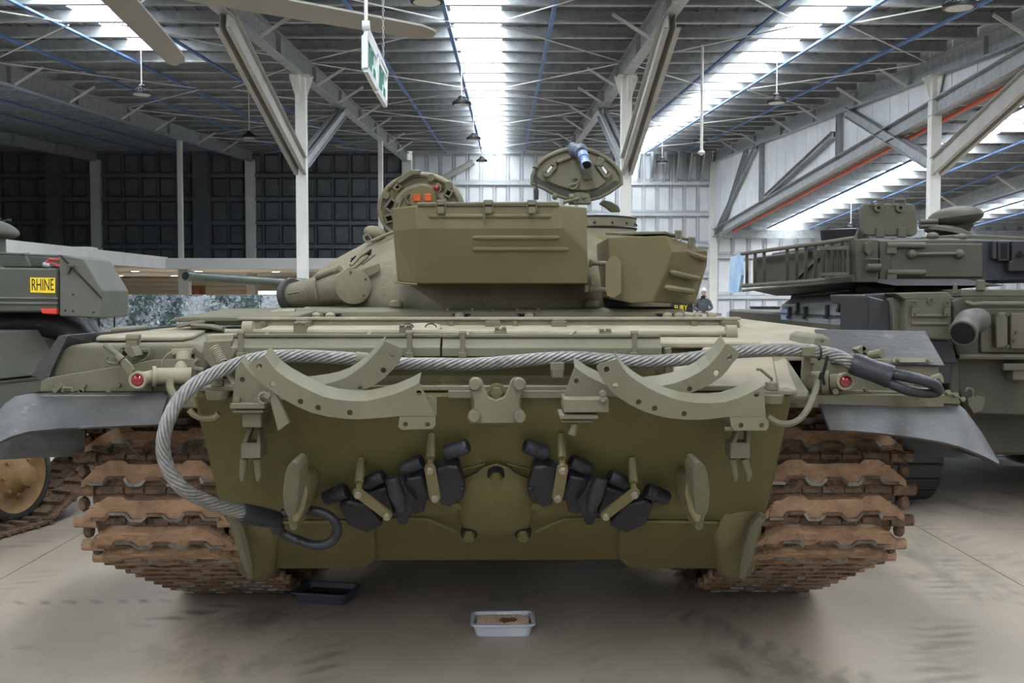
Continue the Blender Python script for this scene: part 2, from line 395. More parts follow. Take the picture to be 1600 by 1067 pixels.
for X in (-9.68, -3.72): column(X, 30.7, zr(30.7)-.56, .14)
for X in (-15.4, -9.6, -3.72, 7.85): column(X, 38.85, zr(38.9)-.5, .34 if X != 7.85 else .3)
b = MB(); ibeam(b, (-3.6, 38.7, 5.3), (-1.2, 38.7, 6.6), .3, .2, .02); b.build('trim_1', M_beige, kind='structure', smooth=0)
# ------------------------------------------------------------------ walls
def wall(name, x0, x1, z0, z1, Yw, m, pm, px, rows, girt_m, proud=.05):
    b = MB(); b.bb(x0, x1, Yw, Yw+.15, z0, z1); w = b.build(name, m, kind='structure', smooth=0)
    n = round((x1-x0)/px); h = (z1-z0)/rows; p = (x1-x0)/n
    proto = None
    for j in range(rows):
        for i in range(n):
            c = Vector((x0+(i+.5)*p, Yw-.02, z0+(j+.5)*h))
            if proto is None:
                b = MB(); a, e = p/2-.03, h/2-.06
                o = [Vector((-a,.02,-e)), Vector((a,.02,-e)), Vector((a,.02,e)), Vector((-a,.02,e))]; t = [Vector((q.x*.75, -proud, q.z*.8)) for q in o]
                b.add(o+t, [(0,1,5,4),(1,2,6,5),(2,3,7,6),(3,0,4,7),(4,5,6,7)]); me, cc = b.mesh('wall_panel', pm, 0); proto = (me, cc)
            put('wall_panel', proto[0], c+proto[1], w)
    for j in range(rows+1):
        zz = z0+j*h; b = MB(); b.bb(x0, x1, Yw-.16, Yw-.14, zz-.07, zz+.07); b.bb(x0, x1, Yw-.16, Yw-.02, zz+.06, zz+.075); b.build('girt', girt_m, w, smooth=0)
    b = MB()
    for i in range(n+1): b.bb(x0+i*p-.02, x0+i*p+.02, Yw-.075, Yw-.03, z0, z1)
    b.build('batten', girt_m, w, smooth=0, kind='stuff')
    return w
M_dgirt = mat('shaded_girt_steel', (104,108,112), (118,122,126), .55, .3, scale=3)  # girt colour darkened along with the unlit wall
M_lgirt = mat('pale_girt_steel', (190,194,198), (206,210,214), .5, .25, scale=3)
wb = wall('wall_back', -3.5, 7.8, 0, 7.0, 39.0, M_foil, M_foil, .52, 6, M_lgirt, .035)
for k in range(9):     # inclined studs under the eave at the right end of the back wall
    b = MB(); x = 3.6+k*.47; b.prism([(x, 38.95, 5.85), (x, 38.95, 6.95), (x, 38.2, 6.95), (x, 38.2, 6.85)], (.05,0,0)); b.bb(x-.03, x+.08, 38.82, 38.86, 5.85, 6.95); b.build('eave_stud', M_galv, wb, smooth=0)
wall('wall_dark', -21, -3.9, 2.55, 7.0, 39.0, M_darkwall, M_darkwall, .66, 5, M_dgirt)
wall('wall_right_hall', 8.0, 22, 0, 4.6, 39.0, M_foil, M_foil, .62, 3, M_lgirt, .035)
b = MB(); b.bb(8.0, 22, 38.6, 38.8, 3.75, 4.05); b.build('trim_2', M_galv, kind='structure', smooth=0)
for X, w_ in ((-16.9, .5), (-11.4, .55), (-19.4, .4)):
    b = MB(); b.bb(X-w_/2, X+w_/2, 38.5, 38.8, 2.5, 7.0); b.build('trim_3', M_darkwall, kind='structure', smooth=0)
b = MB(); b.bb(-21.2, -21, -16, 47, 0, 7.2); b.build('wall_left', M_darkwall, kind='structure', smooth=0)
b = MB(); b.bb(22, 22.2, -16, 39.2, 0, 7.2); b.build('wall_right', M_foil, kind='structure', smooth=0)
# ------------------------------------------------------------------ white mezzanine office on the left
M_wall_white = mat('white_plaster', (236,236,233), (242,242,239), .7, scale=2)
M_soffit = mat('grey_white_soffit', (228,228,226), (234,234,232), .7, scale=2)
M_plank = mat('tan_timber_boards', (226,218,202), (236,228,212), .7, scale=2, stretch=(.4,1,6))
off = thing('wall_office', None, None, (-10, 29.5, 2.4), kind='structure')
b = MB(); b.bb(-9.75, -3.2, 29.5, 29.7, 2.36, 2.67); b.bb(-9.95, -9.75, 13.5, 29.7, 2.36, 2.7); b.build('parapet', M_wall_white, off, smooth=0)
b = MB(); b.bb(-21, -9.76, 13.5, 29.6, 2.4, 2.5); b.bb(-21, -3.2, 29.55, 46.5, 2.4, 2.5); b.build('soffit', M_soffit, off, smooth=0)
b = MB(); b.bb(-10.35, -9.8, 24.2, 24.75, 0, 2.75); b.build('pier', M_wall_white, off, smooth=0, bevel=.01)
b = MB(); b.bb(-10.16, -10.0, 24.13, 24.2, 2.22, 2.5)
for k in range(6): b.bb(-10.15, -10.01, 24.12, 24.14, 2.24+k*.043, 2.262+k*.043)
b.build('vent_grille', M_galv, off, smooth=0)
b = MB(); b.bb(-9.62, -9.32, 30.2, 30.5, 0, 2.4); b.build('post', M_white, off, smooth=0, bevel=.01)
z = 0.0
while z < 2.38:
    b = MB(); b.bb(-21, -3.2, 46.2, 46.35, z, z+.185); b.build('wall_board', M_plank, off, smooth=0, bevel=.012); z += .2
b = MB(); b.bb(-21, -3.2, 46.34, 46.5, 0, 2.4); b.bb(-3.3, -3.2, 39.2, 46.4, 0, 2.4); b.build('back_board', M_plank, off, smooth=0)
M_down = emit('downlight_glow', (255,244,220), 9)
for (px, py) in ((211,422.6), (187,429.9), (168,435.6), (310,422.9), (272,430), (243,437), (362,430), (402,436), (431,423.5)):
    q = PZ(px, py, 2.39); la = bpy.data.lights.new('downlight', 'SPOT'); la.energy = 420; la.spot_size = 2.4; la.spot_blend = .6; la.shadow_soft_size = .1; la.color = (1,.97,.92); lo = bpy.data.objects.new('downlight_lamp', la); COL.objects.link(lo); lo.location = q+V(0,0,-.06); b = MB(); b.cyl(q, q+V(0,0,-.02), .15, .15, 14, 0); b.cyl(q+V(0,0,-.015), q+V(0,0,-.03), .12, .12, 14, 1)
    b.build('downlight', [M_white, M_down], off)
pic = thing('framed_picture', 'framed reddish picture on the tan boarded wall beyond the camouflage net', 'picture', P(313, 458, 46.1))
q = P(304, 459, 46.15); b = MB(); b.box(q, (.95, .06, .75)); b.build('frame', mat('picture_frame', (150,120,80), rough=.5), pic, smooth=0)
b = MB(); b.box(q+V(0,-.035,-.06), (.8, .02, .5)); b.build('print', mat('red_brown_print', (150,60,40), (190,140,110), .7, scale=5), pic, smooth=0)
win = thing('window_1', None, None, P(419, 462, 46), kind='structure')
q = P(419, 462, 46.1); b = MB(); b.box(q, (.95, .08, .5)); b.build('frame', M_white, win, smooth=0)
b = MB(); b.box(q+V(0,-.05,0), (.85, .02, .42)); b.build('pane', emit('daylit_pane', (235,246,255), 1.6), win, smooth=0)
ex1 = thing('exit_sign', 'small green exit sign on the white pier beside the yellow number plate vehicle', 'sign', P(172, 422, 25))
q = P(170, 422, 25.5); b = MB(); b.box(q, (.24, .05, .24)); b.build('case', emit('exit_sign_face', (196,236,214), .7), ex1, smooth=0)
b = MB(); b.box(q+V(.04,-.03,.02), (.09, .012, .16)); b.box(q+V(-.06,-.03,-.02), (.06, .012, .1)); b.build('pictogram', emit('exit_green', (20,150,90), .5), ex1, smooth=0)
b = MB(); b.tube([q+V(0,0,.12), q+V(0,0,.4)], .012, 6); b.build('stem', M_white, ex1)
# ------------------------------------------------------------------ hanging lamps
def lamp(X, Y, label, group='round high bay lamps hanging under the roof', drop=1.0, f=zr, rod=True):
    z = f(Y)-.2-drop; r = .165
    t = thing('high_bay_lamp', label, 'lamp', (X, Y, z), group)
    b = MB(); b.loft([(V(X,Y,z), r), (V(X,Y,z+.03), r), (V(X,Y,z+.032), r*.9), (V(X,Y,z+.07), r*.45), (V(X,Y,z+.14), r*.36), (V(X,Y,z+.16), r*.2)], 20)
    for k in range(20):
        a = 2*math.pi*k/20; b.beam(V(X+math.cos(a)*r*.42, Y+math.sin(a)*r*.42, z+.09), V(X+math.cos(a)*r*.97, Y+math.sin(a)*r*.97, z+.03), .006, .03)
    b.build('heat_sink', M_black, t)
    b = MB(); b.cyl(V(X,Y,z-.006), V(X,Y,z+.004), r*.82, r*.82, 20); b.build('diffuser', M_glassp, t)
    b = MB(); b.tube([V(X,Y,z+.16), V(X,Y,z+drop+.1)], .011, 6); b.build('rod', M_white, t)
    return t
CY = [10.4, 17.1, 23.9, 30.3]
lamp(-.78, 10.3, 'high bay lamp at the top edge just right of the hanging exit sign')
lamp(-.76, 17.9, 'high bay lamp left of the middle skylight, second nearest of its row')
lamp(-.74, 23.9, 'high bay lamp beside the middle skylight, third of its row')
lamp(-.70, 30.4, 'farthest lamp of the middle row, small against the bright back wall')
lamp(-5.86, 16.7, 'high bay lamp on a white rod under the left skylight end')
lamp(-5.85, 23.6, 'dark lamp in the left bay behind the left column braces')
lamp(4.6, 10.5, 'high bay lamp at the top edge in the right bay')
lamp(4.62, 17.6, 'high bay lamp on a long rod in front of the right skylight')
lamp(4.62, 24.4, 'high bay lamp beside the thin white drop pole')
lamp(4.68, 30.8, 'farthest lamp of the right bay, before the inclined eave studs')
lamp(10.6, 31.5, 'lamp of the lower right hall left of the square hatch lid', f=zr2, drop=.9)
pole = thing('drop_pole', 'thin white vertical pole with a small cone end in the right bay', 'pole', (3.4, 17.6, 4.1))
q = P(1096, 243, 17.6); b = MB(); b.tube([q+V(0,0,.05), V(q.x, q.y, zr(17.6)-.22)], .025, 8); b.build('tube', M_white, pole)
b = MB(); b.loft([(q, .01), (q+V(0,0,.05), .07), (q+V(0,0,.09), .03)], 12); b.build('cone', M_white, pole)
# ------------------------------------------------------------------ ceiling fan, upper left (its hub is just outside the frame)
fan = thing('ceiling_fan', 'large grey ceiling fan with long blades at the upper left', 'fan', (-3.28, 8.35, 4.2))
H = V(-3.28, 8.35, 4.2)
b = MB(); b.cyl(H+V(0,0,.05), H+V(0,0,zr(8.35)-4.2-.1), .05, .05, 10); b.cyl(H-V(0,0,.1), H+V(0,0,.12), .28, .24, 20); b.build('hub', M_beige, fan)
M_blade = mat('grey_fan_blade', (150,146,138), (158,154,146), .5, scale=2)
for k in range(6):
    a = math.radians(36 + 60*k); d = V(math.cos(a), math.sin(a), 0); w = V(-math.sin(a), math.cos(a), 0)
    secs = [(.2, .11), (1.0, .108), (2.2, .10), (3.0, .088), (3.16, .055), (3.2, .02)]; rows = []
    for r, hw in secs: rows.append([H+d*r+w*(-hw)+V(0,0,-.01+hw*.5), H+d*r+V(0,0,.014), H+d*r+w*hw+V(0,0,-hw*.5)])
    b = MB(); b.grid(rows, (0,0,-.02)); b.build('blade', M_blade, fan)
# ------------------------------------------------------------------ hanging exit sign, seen nearly edge on
es = thing('exit_sign', 'white framed double exit sign hanging edge on from a rod and chain', 'sign', P(588, 60, 7.9))
Xs = P(570, 107, 7.3).x
def SG(px, py): # a point on the sign's plane x = Xs
    d = ray(px, py); return C0 + d*(Xs/d.x)
M_signframe = mat('sign_white', (222,224,224), rough=.4); M_signface = emit('sign_face', (190,214,210), .35); M_signgreen = mat('sign_green', (30,120,96), rough=.4)
for (a, c, e, f, nm) in (((571.5,55),(571.5,107),(587,88),(587,137),1), ((589,92),(588.5,140),(602.5,118),(602,163),2)):
    A, B, Cc, D = SG(*a), SG(*b_) if False else SG(*c), SG(*e), SG(*f)
    b = MB(); b.prism([A, B, D, Cc], (-.03,0,0)); b.build('sign_face', M_signface, es, smooth=0)
    b = MB()
    for p, q in ((A,B),(B,D),(D,Cc),(Cc,A)): b.beam(p, q, .05, .03, (1,0,0))
    b.build('frame', M_signframe, es, smooth=0)
    def lerp(u, v): return (A*(1-u)+Cc*u)*(1-v) + (B*(1-u)+D*u)*v + V(.004,0,0)
    b = MB()
    for (u0,u1,v0,v1) in ((.1,.34,.1,.92), (.42,.5,.2,.8), (.58,.66,.12,.5), (.72,.9,.55,.9)): b.prism([lerp(u0,v0), lerp(u1,v0), lerp(u1,v1), lerp(u0,v1)], (.004,0,0))
    b.build('pictogram', M_signgreen, es, smooth=0)
A, B = SG(572, 40), SG(604, 112); b = MB(); b.beam(A+V(0,0,-.02), B+V(0,0,-.02), .03, .05); b.build('header_rail', M_signframe, es, smooth=0)
b = MB(); b.cyl(A+V(-.025,0,0), A+V(.025,0,0), .035, .035, 16); b.build('end_cap', M_signframe, es)
def drop(p, name, r):
    top = V(p.x, p.y, zr(p.y)-.2); b = MB(); b.tube([p, top], r, 6); return b.build(name, M_signframe, es)
drop(A, 'rod', .014)
b = MB(); q = SG(599, 105); n = int((zr(q.y)-.2-q.z)/.035)
for i in range(n):
    c = q+V(0,0,i*.035); b.tube([c+V((math.cos(t)*.008 if i % 2 else 0), (0 if i % 2 else math.cos(t)*.008), math.sin(t)*.022) for t in [k*math.pi/3 for k in range(6)]], .004, 4, closed=True)
b.build('chain', M_galv, es, kind='stuff')
# ================================================================== THE TANK (rear view)
X0 = -.045
TANK = thing('battle_tank', 'large olive battle tank seen from behind with mud caked tracks, in the middle', 'tank', (X0, 6.5, 0))
# --- hull: profile swept across 2.24 m
PR = [(9.6,1.40), (4.35,1.42), (4.25,1.41), (4.22,1.275), (3.86,1.27), (3.80,1.25), (4.17,.72), (4.50,.44), (9.6,.44)]
HW = 1.12
b = MB(); b.prism([(X0-HW, y, z) for y, z in PR], (2*HW, 0, 0)); b.build('hull', M_plate, TANK, smooth=0, bevel=.012)
PO = V(X0, 3.80, 1.25); PN = V(0, -.82, -.5724).normalized()      # upper rear plate
LO = V(X0, 4.17, .72); LN = V(0, -.647, -.762).normalized(); LN = V(0, -(.72-.44), -(4.50-4.17)).normalized()
LN = V(0, -.28, -.33).normalized()
def PL(px, py, off=0): return PPL(px, py, PO + PN*off, PN)
def LL(px, py, off=0): return PPL(px, py, LO + LN*off, LN)
def plp(b, pix, th, off=0, mi=0, lower=False, hole=None):
    f, n = (LL, LN) if lower else (PL, PN)
    hs = []
    if hole:
        c = f(*hole[:2], off); u = V(1,0,0); w = n.cross(u); hs = [[c+(u*math.cos(k*.628)+w*math.sin(k*.628))*hole[2] for k in range(10)]]
    return b.prism([f(x, y, off) for x, y in pix], n*th, mi, hs)
# rear ledge under the deck, joint strip
b = MB(); b.beam(P(330,606,3.82), P(1200,606,3.82), .03, .018); b.beam(P(700,616,3.80), P(940,616,3.80), .02, .03); b.build('ledge', M_dusty, TANK, smooth=0, bevel=.003)
# lower side panels with rounded lower corners
for s in (0, 1):
    q = [(432,812), (587,810), (588,868), (574,882), (560,884), (432,884)]
    if s: q = [(1554-x, y) for x, y in q]
    b = MB(); plp(b, q, .015, 0, lower=True); b.build('lower_panel', M_plate, TANK, smooth=0, bevel=.006)
# weld seam around the centre cover
for s in (0, 1):
    pts = [(590,810), (640,810), (668,811), (690,820), (714,831)]
    if s: pts = [(1550-x, y) for x, y in pts]
    b = MB(); b.tube([PL(x, y, .004) for x, y in pts], .007, 6); b.build('weld_seam', M_plate, TANK)
    pts = [(700,765), (707,745), (722,733), (745,728), (758,724)]
    if s: pts = [(1550-x, y) for x, y in pts]
    b = MB(); b.tube([PL(x, y, .004) for x, y in pts], .006, 6); b.build('weld_seam', M_plate, TANK)
# domed centre cover with five bolts
out = [(775,722), (795,728), (806,738), (830,748), (842,768), (842,785), (832,806), (826,830), (808,838), (775,841), (742,838), (724,830), (718,806), (708,785), (708,768), (720,748), (744,738), (755,728)]
cx, cy = 775, 785; rows = []
for k, o in ((1.0, 0), (.97, .022), (.86, .034), (.6, .058), (.3, .068), (.02, .07)):
    r = [PL(cx+(x-cx)*k, cy+(y-cy)*k, o) for x, y in out]; rows.append(r+[r[0]])
b = MB(); b.grid(rows); COVER = b.build('gearbox_cover', M_plate, TANK, smooth=50)
for x, y in ((775,738), (713,779), (838,779), (733,829), (817,829)):
    b = MB(); p = PL(x, y, .012 if y > 760 else .03); b.cyl(p, p+PN*.022, .036, .034, 14, 1); b.hexbolt(p+PN*.02, PN, .025, .026); b.build('bolt', [M_plate, M_hole], COVER, smooth=0)
# towing bracket with U notch
pix = [(732,597),(737,590),(748,590),(754,596),(757,608),(763,620),(775,625),(788,620),(794,608),(797,596),(803,590),(814,590),(821,597),(819,608),(812,625),(812,638),(820,645),(822,655),(816,662),(735,662),(730,655),(732,645),(740,638),(740,625),(733,608)]
b = MB(); b.pp(pix, 3.72, .03); TB = b.build('towing_bracket', M_dusty, TANK, smooth=0, bevel=.004)
for x, y in ((742,600), (812,600), (741,650), (812,651)):
    b = MB(); p = P(x, y, 3.72); b.cyl(p, p+V(0,-.022,0), .0235, .022, 14); b.build('bolt', M_dusty, TB, smooth=40, bevel=.003)
for x in (745, 806):
    b = MB(); p = P(x, 628, 3.745); b.bb(p.x-.02, p.x+.02, 3.745, 3.86, p.z-.06, p.z+.06); b.build('spacer', M_plate, TB, smooth=0)
b = MB(); p = P(776, 613, 3.80); b.cyl(p, p+V(0,-.02,0), .035, .035, 14); b.hexbolt(p+V(0,-.02,0), (0,-1,0), .024, .02); b.build('bolt', M_plate, TANK, smooth=0)
# tow hooks
def flip(q): return [(1551-x, y) for x, y in q]
for s in (0, 1):
    g = flip if s else (lambda q: q)
    a = g([(443,795),(441,770),(444,742),(449,728),(457,721),(464,724),(468,735),(467,760),(465,795),(462,812),(466,824),(459,831),(452,826),(449,808)])
    c = g([(464,744),(477,748),(480,772),(474,798),(465,818),(457,818),(452,800),(458,775)])
    b = MB(); b.prism([PL(x, y, .27) for x, y in a], V(.016*(-1 if s else 1), .09, .02))
    h = b.build('tow_hook', M_dusty, TANK, smooth=0, bevel=.010, seg=2)
    b = MB(); yf = PL(467,780,.25).y; b.prism([P(x, y, yf+.02) for x, y in c], (0,.28,0)); b.build('hook_web', M_olive, h, smooth=0, bevel=.008)
    b = MB(); p = PL(1551-468 if s else 468, 778, .2); b.cyl(p+V(-.03,0,0), p+V(.03,0,0), .022, .022, 12); b.build('hook_pin', M_plate, h)
# spare track links clamped to the plate
def mir(q, s): return [(1551-x, y) for x, y in q] if s else q
for s in (0, 1):
    b = MB()
    def bp(q, th, off=.0): plp(b, mir(q, s), th, off)
    bp([(532,776),(545,768),(563,772),(575,775),(600,806),(576,818),(560,812),(546,806)], .055, .02)
    bp([(566,763),(580,754),(606,746),(612,762),(620,786),(603,790),(588,783),(566,768)], .06, .02)
    bp([(629,738),(640,732),(661,728),(669,756),(664,784),(650,789),(640,780)], .06, .02)
    bp([(645,772),(662,776),(663,784),(642,790)], .05, .02)
    bp([(683,718),(700,712),(717,713),(727,749),(724,763),(704,776),(690,773),(686,760)], .06, .02)
    bp([(719,742),(727,744),(725,752),(719,754)], .07, .02)
    bp([(548,788),(566,768),(604,752),(640,744),(668,742),(680,722),(700,718),(716,722),(722,758),(700,770),(664,776),(646,786),(630,796),(600,800),(572,806)], .03, .015)
    lk = b.build('spare_track_link', M_blacksteel, TANK, smooth=0, bevel=.007)
    b = MB(); bp([(604,742),(632,739),(638,755),(654,772),(648,778),(642,794),(636,808),(624,806),(617,770)], .05, .06)
    a, c = mir([(612,745),(628,800)], s); A, B = PL(*a, .10), PL(*c, .15)
    b.loft([(A, .03), (A*.5+B*.5, .034), (B, .018)], 8); b.build('guide_horn', M_blacksteel, lk, smooth=30, bevel=.008)
    for (x0,y0,x1,y1,r) in ((508,779,541,766,.031), (571,756,599,743,.028), (629,733,659,720,.029), (696,707,731,696,.031)):
        (p, q) = mir([(x0,y0),(x1,y1)], s); b = MB(); A, B = PL(*p, .055), PL(*q, .055); d = (B-A).normalized()
        b.loft([(A, r*.86), (A+d*.012, r), (B-d*.008, r), (B, r*.9)], 10); b.loft([(B, r*.62), (B+d*.004, r*.6)], 10, mi=1)
        if x0 == 508 or x0 == 696: b.loft([(A+d*.045, r*1.08), (A+d*.05, r*1.08)], 10)
        b.build('pin_boss', [M_blacksteel, M_hole], lk)
    for (x0,y0,x1,y1) in ((560,768,605,802), (672,730,680,774)):
        (p, q) = mir([(x0,y0),(x1,y1)], s); A, B = PL(*p, .135), PL(*q, .135); u = (B-A).normalized(); w = PN.cross(u); hw = .021
        o = [A+w*hw, B+w*hw] + [B+(w*math.cos(t)+u*math.sin(t))*hw for t in (.5,1.05,1.57,2.1,2.6)] + [B-w*hw, A-w*hw] + [A-(w*math.cos(t)+u*math.sin(t))*hw for t in (.5,1.05,1.57,2.1,2.6)]
        b = MB(); b.prism(o, PN*.012)
        for e in (A, B): b.hexbolt(e+PN*.012, PN, .0145, .016, 1)
        b.cyl(A-PN*.135, A, .012, .012, 8); b.cyl(A-PN*.10+V(0,0,.055), A-PN*.02+V(0,0,.02), .016, .018, 8)
        b.build('clamp_bar', [M_olive, M_tan], lk, smooth=0)
# --- drum cradles: two crossing arc brackets each, with flange and holes
def cradle(web, flange_in, Y, rise, holes, name, label=None, depth=.012):
    b = MB(); b.pp(web, Y, depth, 0, holes)
    rows = [[P(x, y, Y) for x, y in flange_in], [P(x, y, Y)+V(0, .09, rise) for x, y in flange_in]]
    b.grid(rows, (0, .004, -.008))
    return b.build(name, M_dusty, TANK, smooth=0, label=label)
inL = [(413,555.7),(430,578),(447,590.5),(466,601),(485,611),(504.5,619.4),(522,623.6),(540.6,625.8),(557,626.5),(572.5,626.4),(594,622),(615,616),(636,608),(655,598)]
outL = [(680,650),(623,650),(603,652),(583,653.6),(562,655),(540.6,654.5),(513,651),(487.5,645),(464,635),(441,622.6),(420,608),(402.5,593),(394,582),(387.6,571),(392,565)]
c1 = cradle(inL+outL, inL, 3.58, .030, [(405,573,4.6),(426,600.5,4.6),(469.5,627.5,4.6),(497,637,4.6),(546.5,644.5,4.6),(654.5,614,4.4)], 'drum_cradle_arc')
b = MB(); b.pp([(624,651),(680,651),(680.5,664),(676,670),(628,671.5),(622.5,667)], 3.575, .014, 0, [(633.6,663,4),(668,663,4)]); b.pp([(668,618),(682,622),(682,650),(671,650)], 3.60, .012); b.bb(P(640,655,3.6).x, P(664,655,3.6).x, 3.59, 3.80, P(640,668,3.6).z, P(640,655,3.6).z); b.build('cradle_foot', M_dusty, c1, smooth=0, bevel=.003)
in2 = [(376,564),(389,580),(402.5,593),(424,603),(450,605),(476,604),(506.6,600),(524,596),(540.6,590),(557,579.5),(572.5,567),(587,552),(599,537.6)]
out2 = [(601,533),(624,542),(629.5,549),(626,560),(617,574),(601,590),(583,603),(560,611),(536,616),(500,619),(460,620),(424,629),(363,629),(368.5,576)]
c2 = cradle(in2+out2, in2, 3.70, .030, [(378.7,593,4.2),(612.5,553.5,4.6),(599,578.5,4.6),(562.5,604.5,4.2)], 'drum_cradle_arc')
b = MB(); b.bb(P(361,640,3.68).x, P(416,640,3.68).x, 3.66, 3.80, P(388,638,3.68).z, P(388,629,3.68).z); b.bb(P(364,640,3.68).x, P(412,640,3.68).x, 3.67, 3.80, P(388,645,3.68).z, P(388,640,3.68).z); b.bb(P(378,640,3.7).x, P(408,640,3.7).x, 3.70, 3.84, P(388,668,3.7).z, P(388,645,3.7).z)
for x in (370, 403.5): p = P(x, 629, 3.69); b.hexbolt(p, (0,0,1), .016, .02)
b.build('cradle_foot', M_dusty, c2, smooth=0, bevel=.003)
b = MB(); b.pp([(417,607),(427,606),(452,661),(434,674)], 3.585, .03); b.tube([P(x,y,3.57) for x, y in ((420,616),(412,613),(405,617),(404,626),(412,632))], .006, 6); b.hexbolt(P(419,618,3.585), (0,-1,0), .014, .02); b.build('latch_lever', M_dusty, c2, smooth=0, bevel=.003)
inR = [(963.8,561),(971,572),(979.7,583),(994,594.5),(1011,605),(1030,614.5),(1050,622),(1069,627),(1089,629.4),(1111,629.8),(1133,628),(1152,622.5),(1169.8,614.8),(1193,602.6)]
outR = [(1196.6,651),(1140.5,651),(1126,652.6),(1107,655),(1089,655.7),(1069,655.5),(1050,653.8),(1027,649.5),(1006.5,642.8),(984,632),(962.6,618.5),(951,606.5),(940.7,593),(932,574),(936,568.5)]
c3 = cradle(inR+outR, inR, 3.58, .026, [(948,577,4.6),(962,602.5,4.6),(998,628,4.6),(1023,638,4.6),(1069,646.5,4.6),(1182,616,4.4)], 'drum_cradle_arc')
b = MB(); b.pp([(1140,651.5),(1196,651.5),(1201,658),(1201,667),(1197,672.5),(1148,672.5),(1143,667)], 3.575, .014, 0, [(1157.6,664.5,4),(1190,664.5,4)]); b.bb(P(1148,655,3.6).x, P(1185,655,3.6).x, 3.59, 3.80, P(1150,668,3.6).z, P(1150,655,3.6).z); b.cyl(P(1132,670,3.6), P(1150,670,3.6), .008, .008, 8); b.build('cradle_foot', M_dusty, c3, smooth=0, bevel=.003)
in4 = [(898,573),(908,580.5),(919,588),(933,595),(949,602.6),(980,606),(1010,606),(1035.7,602.6),(1057,598),(1077,590),(1094,581),(1109,569.7),(1123,554),(1134,538)]
out4 = [(1137,537),(1149,546),(1155,552),(1154,557),(1145,567),(1137,578),(1128,588),(1108,602),(1084.5,612),(1050,620),(1010,622),(970,620),(947,619),(881,620),(889,597)]
c4 = cradle(in4+out4, in4, 3.70, .032, [(900.5,595,4.2),(1140,558.5,4.6),(1119.5,583,4.6),(1077.5,607.5,4.4)], 'drum_cradle_arc')
b = MB(); x0, x1 = P(880,630,3.64).x, P(950,630,3.64).x; b.bb(x0, x1, 3.60, 3.80, P(900,644,3.62).z, P(900,622,3.62).z); b.bb(P(874,650,3.64).x, P(934,650,3.64).x, 3.61, 3.80, P(900,654,3.64).z, P(900,646,3.64).z); b.bb(P(877,650,3.64).x, P(928,650,3.64).x, 3.63, 3.80, P(900,660,3.64).z, P(900,655,3.64).z)
b.cyl(P(899,660,3.66), P(893,680,3.66), .012, .016, 8); b.cyl(P(942,615,3.60), P(942,615,3.585), .014, .014, 10); b.cyl(P(942,624,3.60), P(942,624,3.585), .014, .014, 10)
b.build('cradle_foot', M_dusty, c4, smooth=0, bevel=.004)
# hanging forks under the cradle feet
for s in (0, 1):
    dx = 0 if not s else 1156.5-391.5
    b = MB(); b.pp([(376.5+dx,692),(407+dx,692),(407+dx,716.5),(376.5+dx,716.5)], 3.76, .10)
    b.prism([P(387+dx,670,3.80), P(394+dx,670,3.80), P(385+dx,693,3.76), P(378+dx,693,3.76)], (0,.05,0)); b.prism([P(402+dx,670,3.80), P(408+dx,670,3.80), P(407+dx,693,3.76), P(401+dx,693,3.76)], (0,.05,0))
    for a, c in ((382,379), (402,404)) if not s else ((379,384), (397,405)):
        b.loft([(P(a+dx,716,3.79), .017), (P(c+dx,742,3.81), .014), (P(c+dx-1,752,3.81), .007)], 8)
    b.build('hanging_fork', M_dusty, TANK, smooth=30, bevel=.003)
# --- engine deck
def dz(Y): return 1.425 + .062*(Y-4.2)
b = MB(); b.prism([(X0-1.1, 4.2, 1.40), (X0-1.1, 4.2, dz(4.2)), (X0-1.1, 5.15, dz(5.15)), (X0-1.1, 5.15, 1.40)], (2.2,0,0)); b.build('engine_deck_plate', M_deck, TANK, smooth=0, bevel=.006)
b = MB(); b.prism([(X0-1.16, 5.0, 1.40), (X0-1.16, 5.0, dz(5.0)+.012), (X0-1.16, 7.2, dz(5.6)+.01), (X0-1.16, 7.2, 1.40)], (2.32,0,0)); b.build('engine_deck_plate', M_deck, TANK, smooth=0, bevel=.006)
# louvre cover across the rear edge, in two lengths with clips
def lou(xa, xb, Y, y0, y1, nm, endcut=0):
    A = P(xa, y0, Y); B = P(xb, y0, Y); zt, zb = A.z, P(xa, y1, Y).z; zm = zt-(zt-zb)*.45
    pr = [(Y+.03, zt), (Y, zm+.004), (Y-.02, zm-.004), (Y-.02, zb), (Y+.16, zb), (Y+.16, zt+.006)]
    b = MB(); b.prism([(A.x, yy, zz) for yy, zz in pr], (B.x-A.x, 0, 0))
    b.bb(A.x, B.x-endcut, Y+.02, Y+.03, zt, zt+.014)
    return b.build(nm, M_dusty, TANK, smooth=0, bevel=.003)
lc = lou(362, 688, 3.99, 527.5, 557, 'louvre_cover'); lc2 = lou(691, 1033, 3.99, 528, 557, 'louvre_cover')
for x, pr in ((377,lc),(640,lc),(723,lc2),(991,lc2)):
    b = MB(); p = P(x, 540, 3.965); b.box(p+V(0,-.006,.008), (.02,.014,.075)); b.box(p+V(0,-.008,-.036), (.032,.02,.02)); b.cyl(p+V(-.014,-.002,.048), p+V(.014,-.002,.048), .012, .012, 8); b.build('clip', M_dusty, pr, smooth=0, bevel=.002)
b = MB(); b.prism([P(318,533,3.98), P(362,531,3.98), P(362,575,3.98), P(330,575,3.98), P(318,560,3.98)], (0,.12,0)); b.build('corner_block', M_dusty, TANK, smooth=0, bevel=.004)
b = MB(); b.pp([(322,523),(375,521),(375,532),(322,533)], 4.08, .08); b.build('corner_block', M_deck, TANK, smooth=0, bevel=.004)
b = MB(); b.pp([(1040,545),(1049,543),(1049,585),(1040,583)], 3.99, .04); b.build('corner_block', M_dusty, TANK, smooth=0)
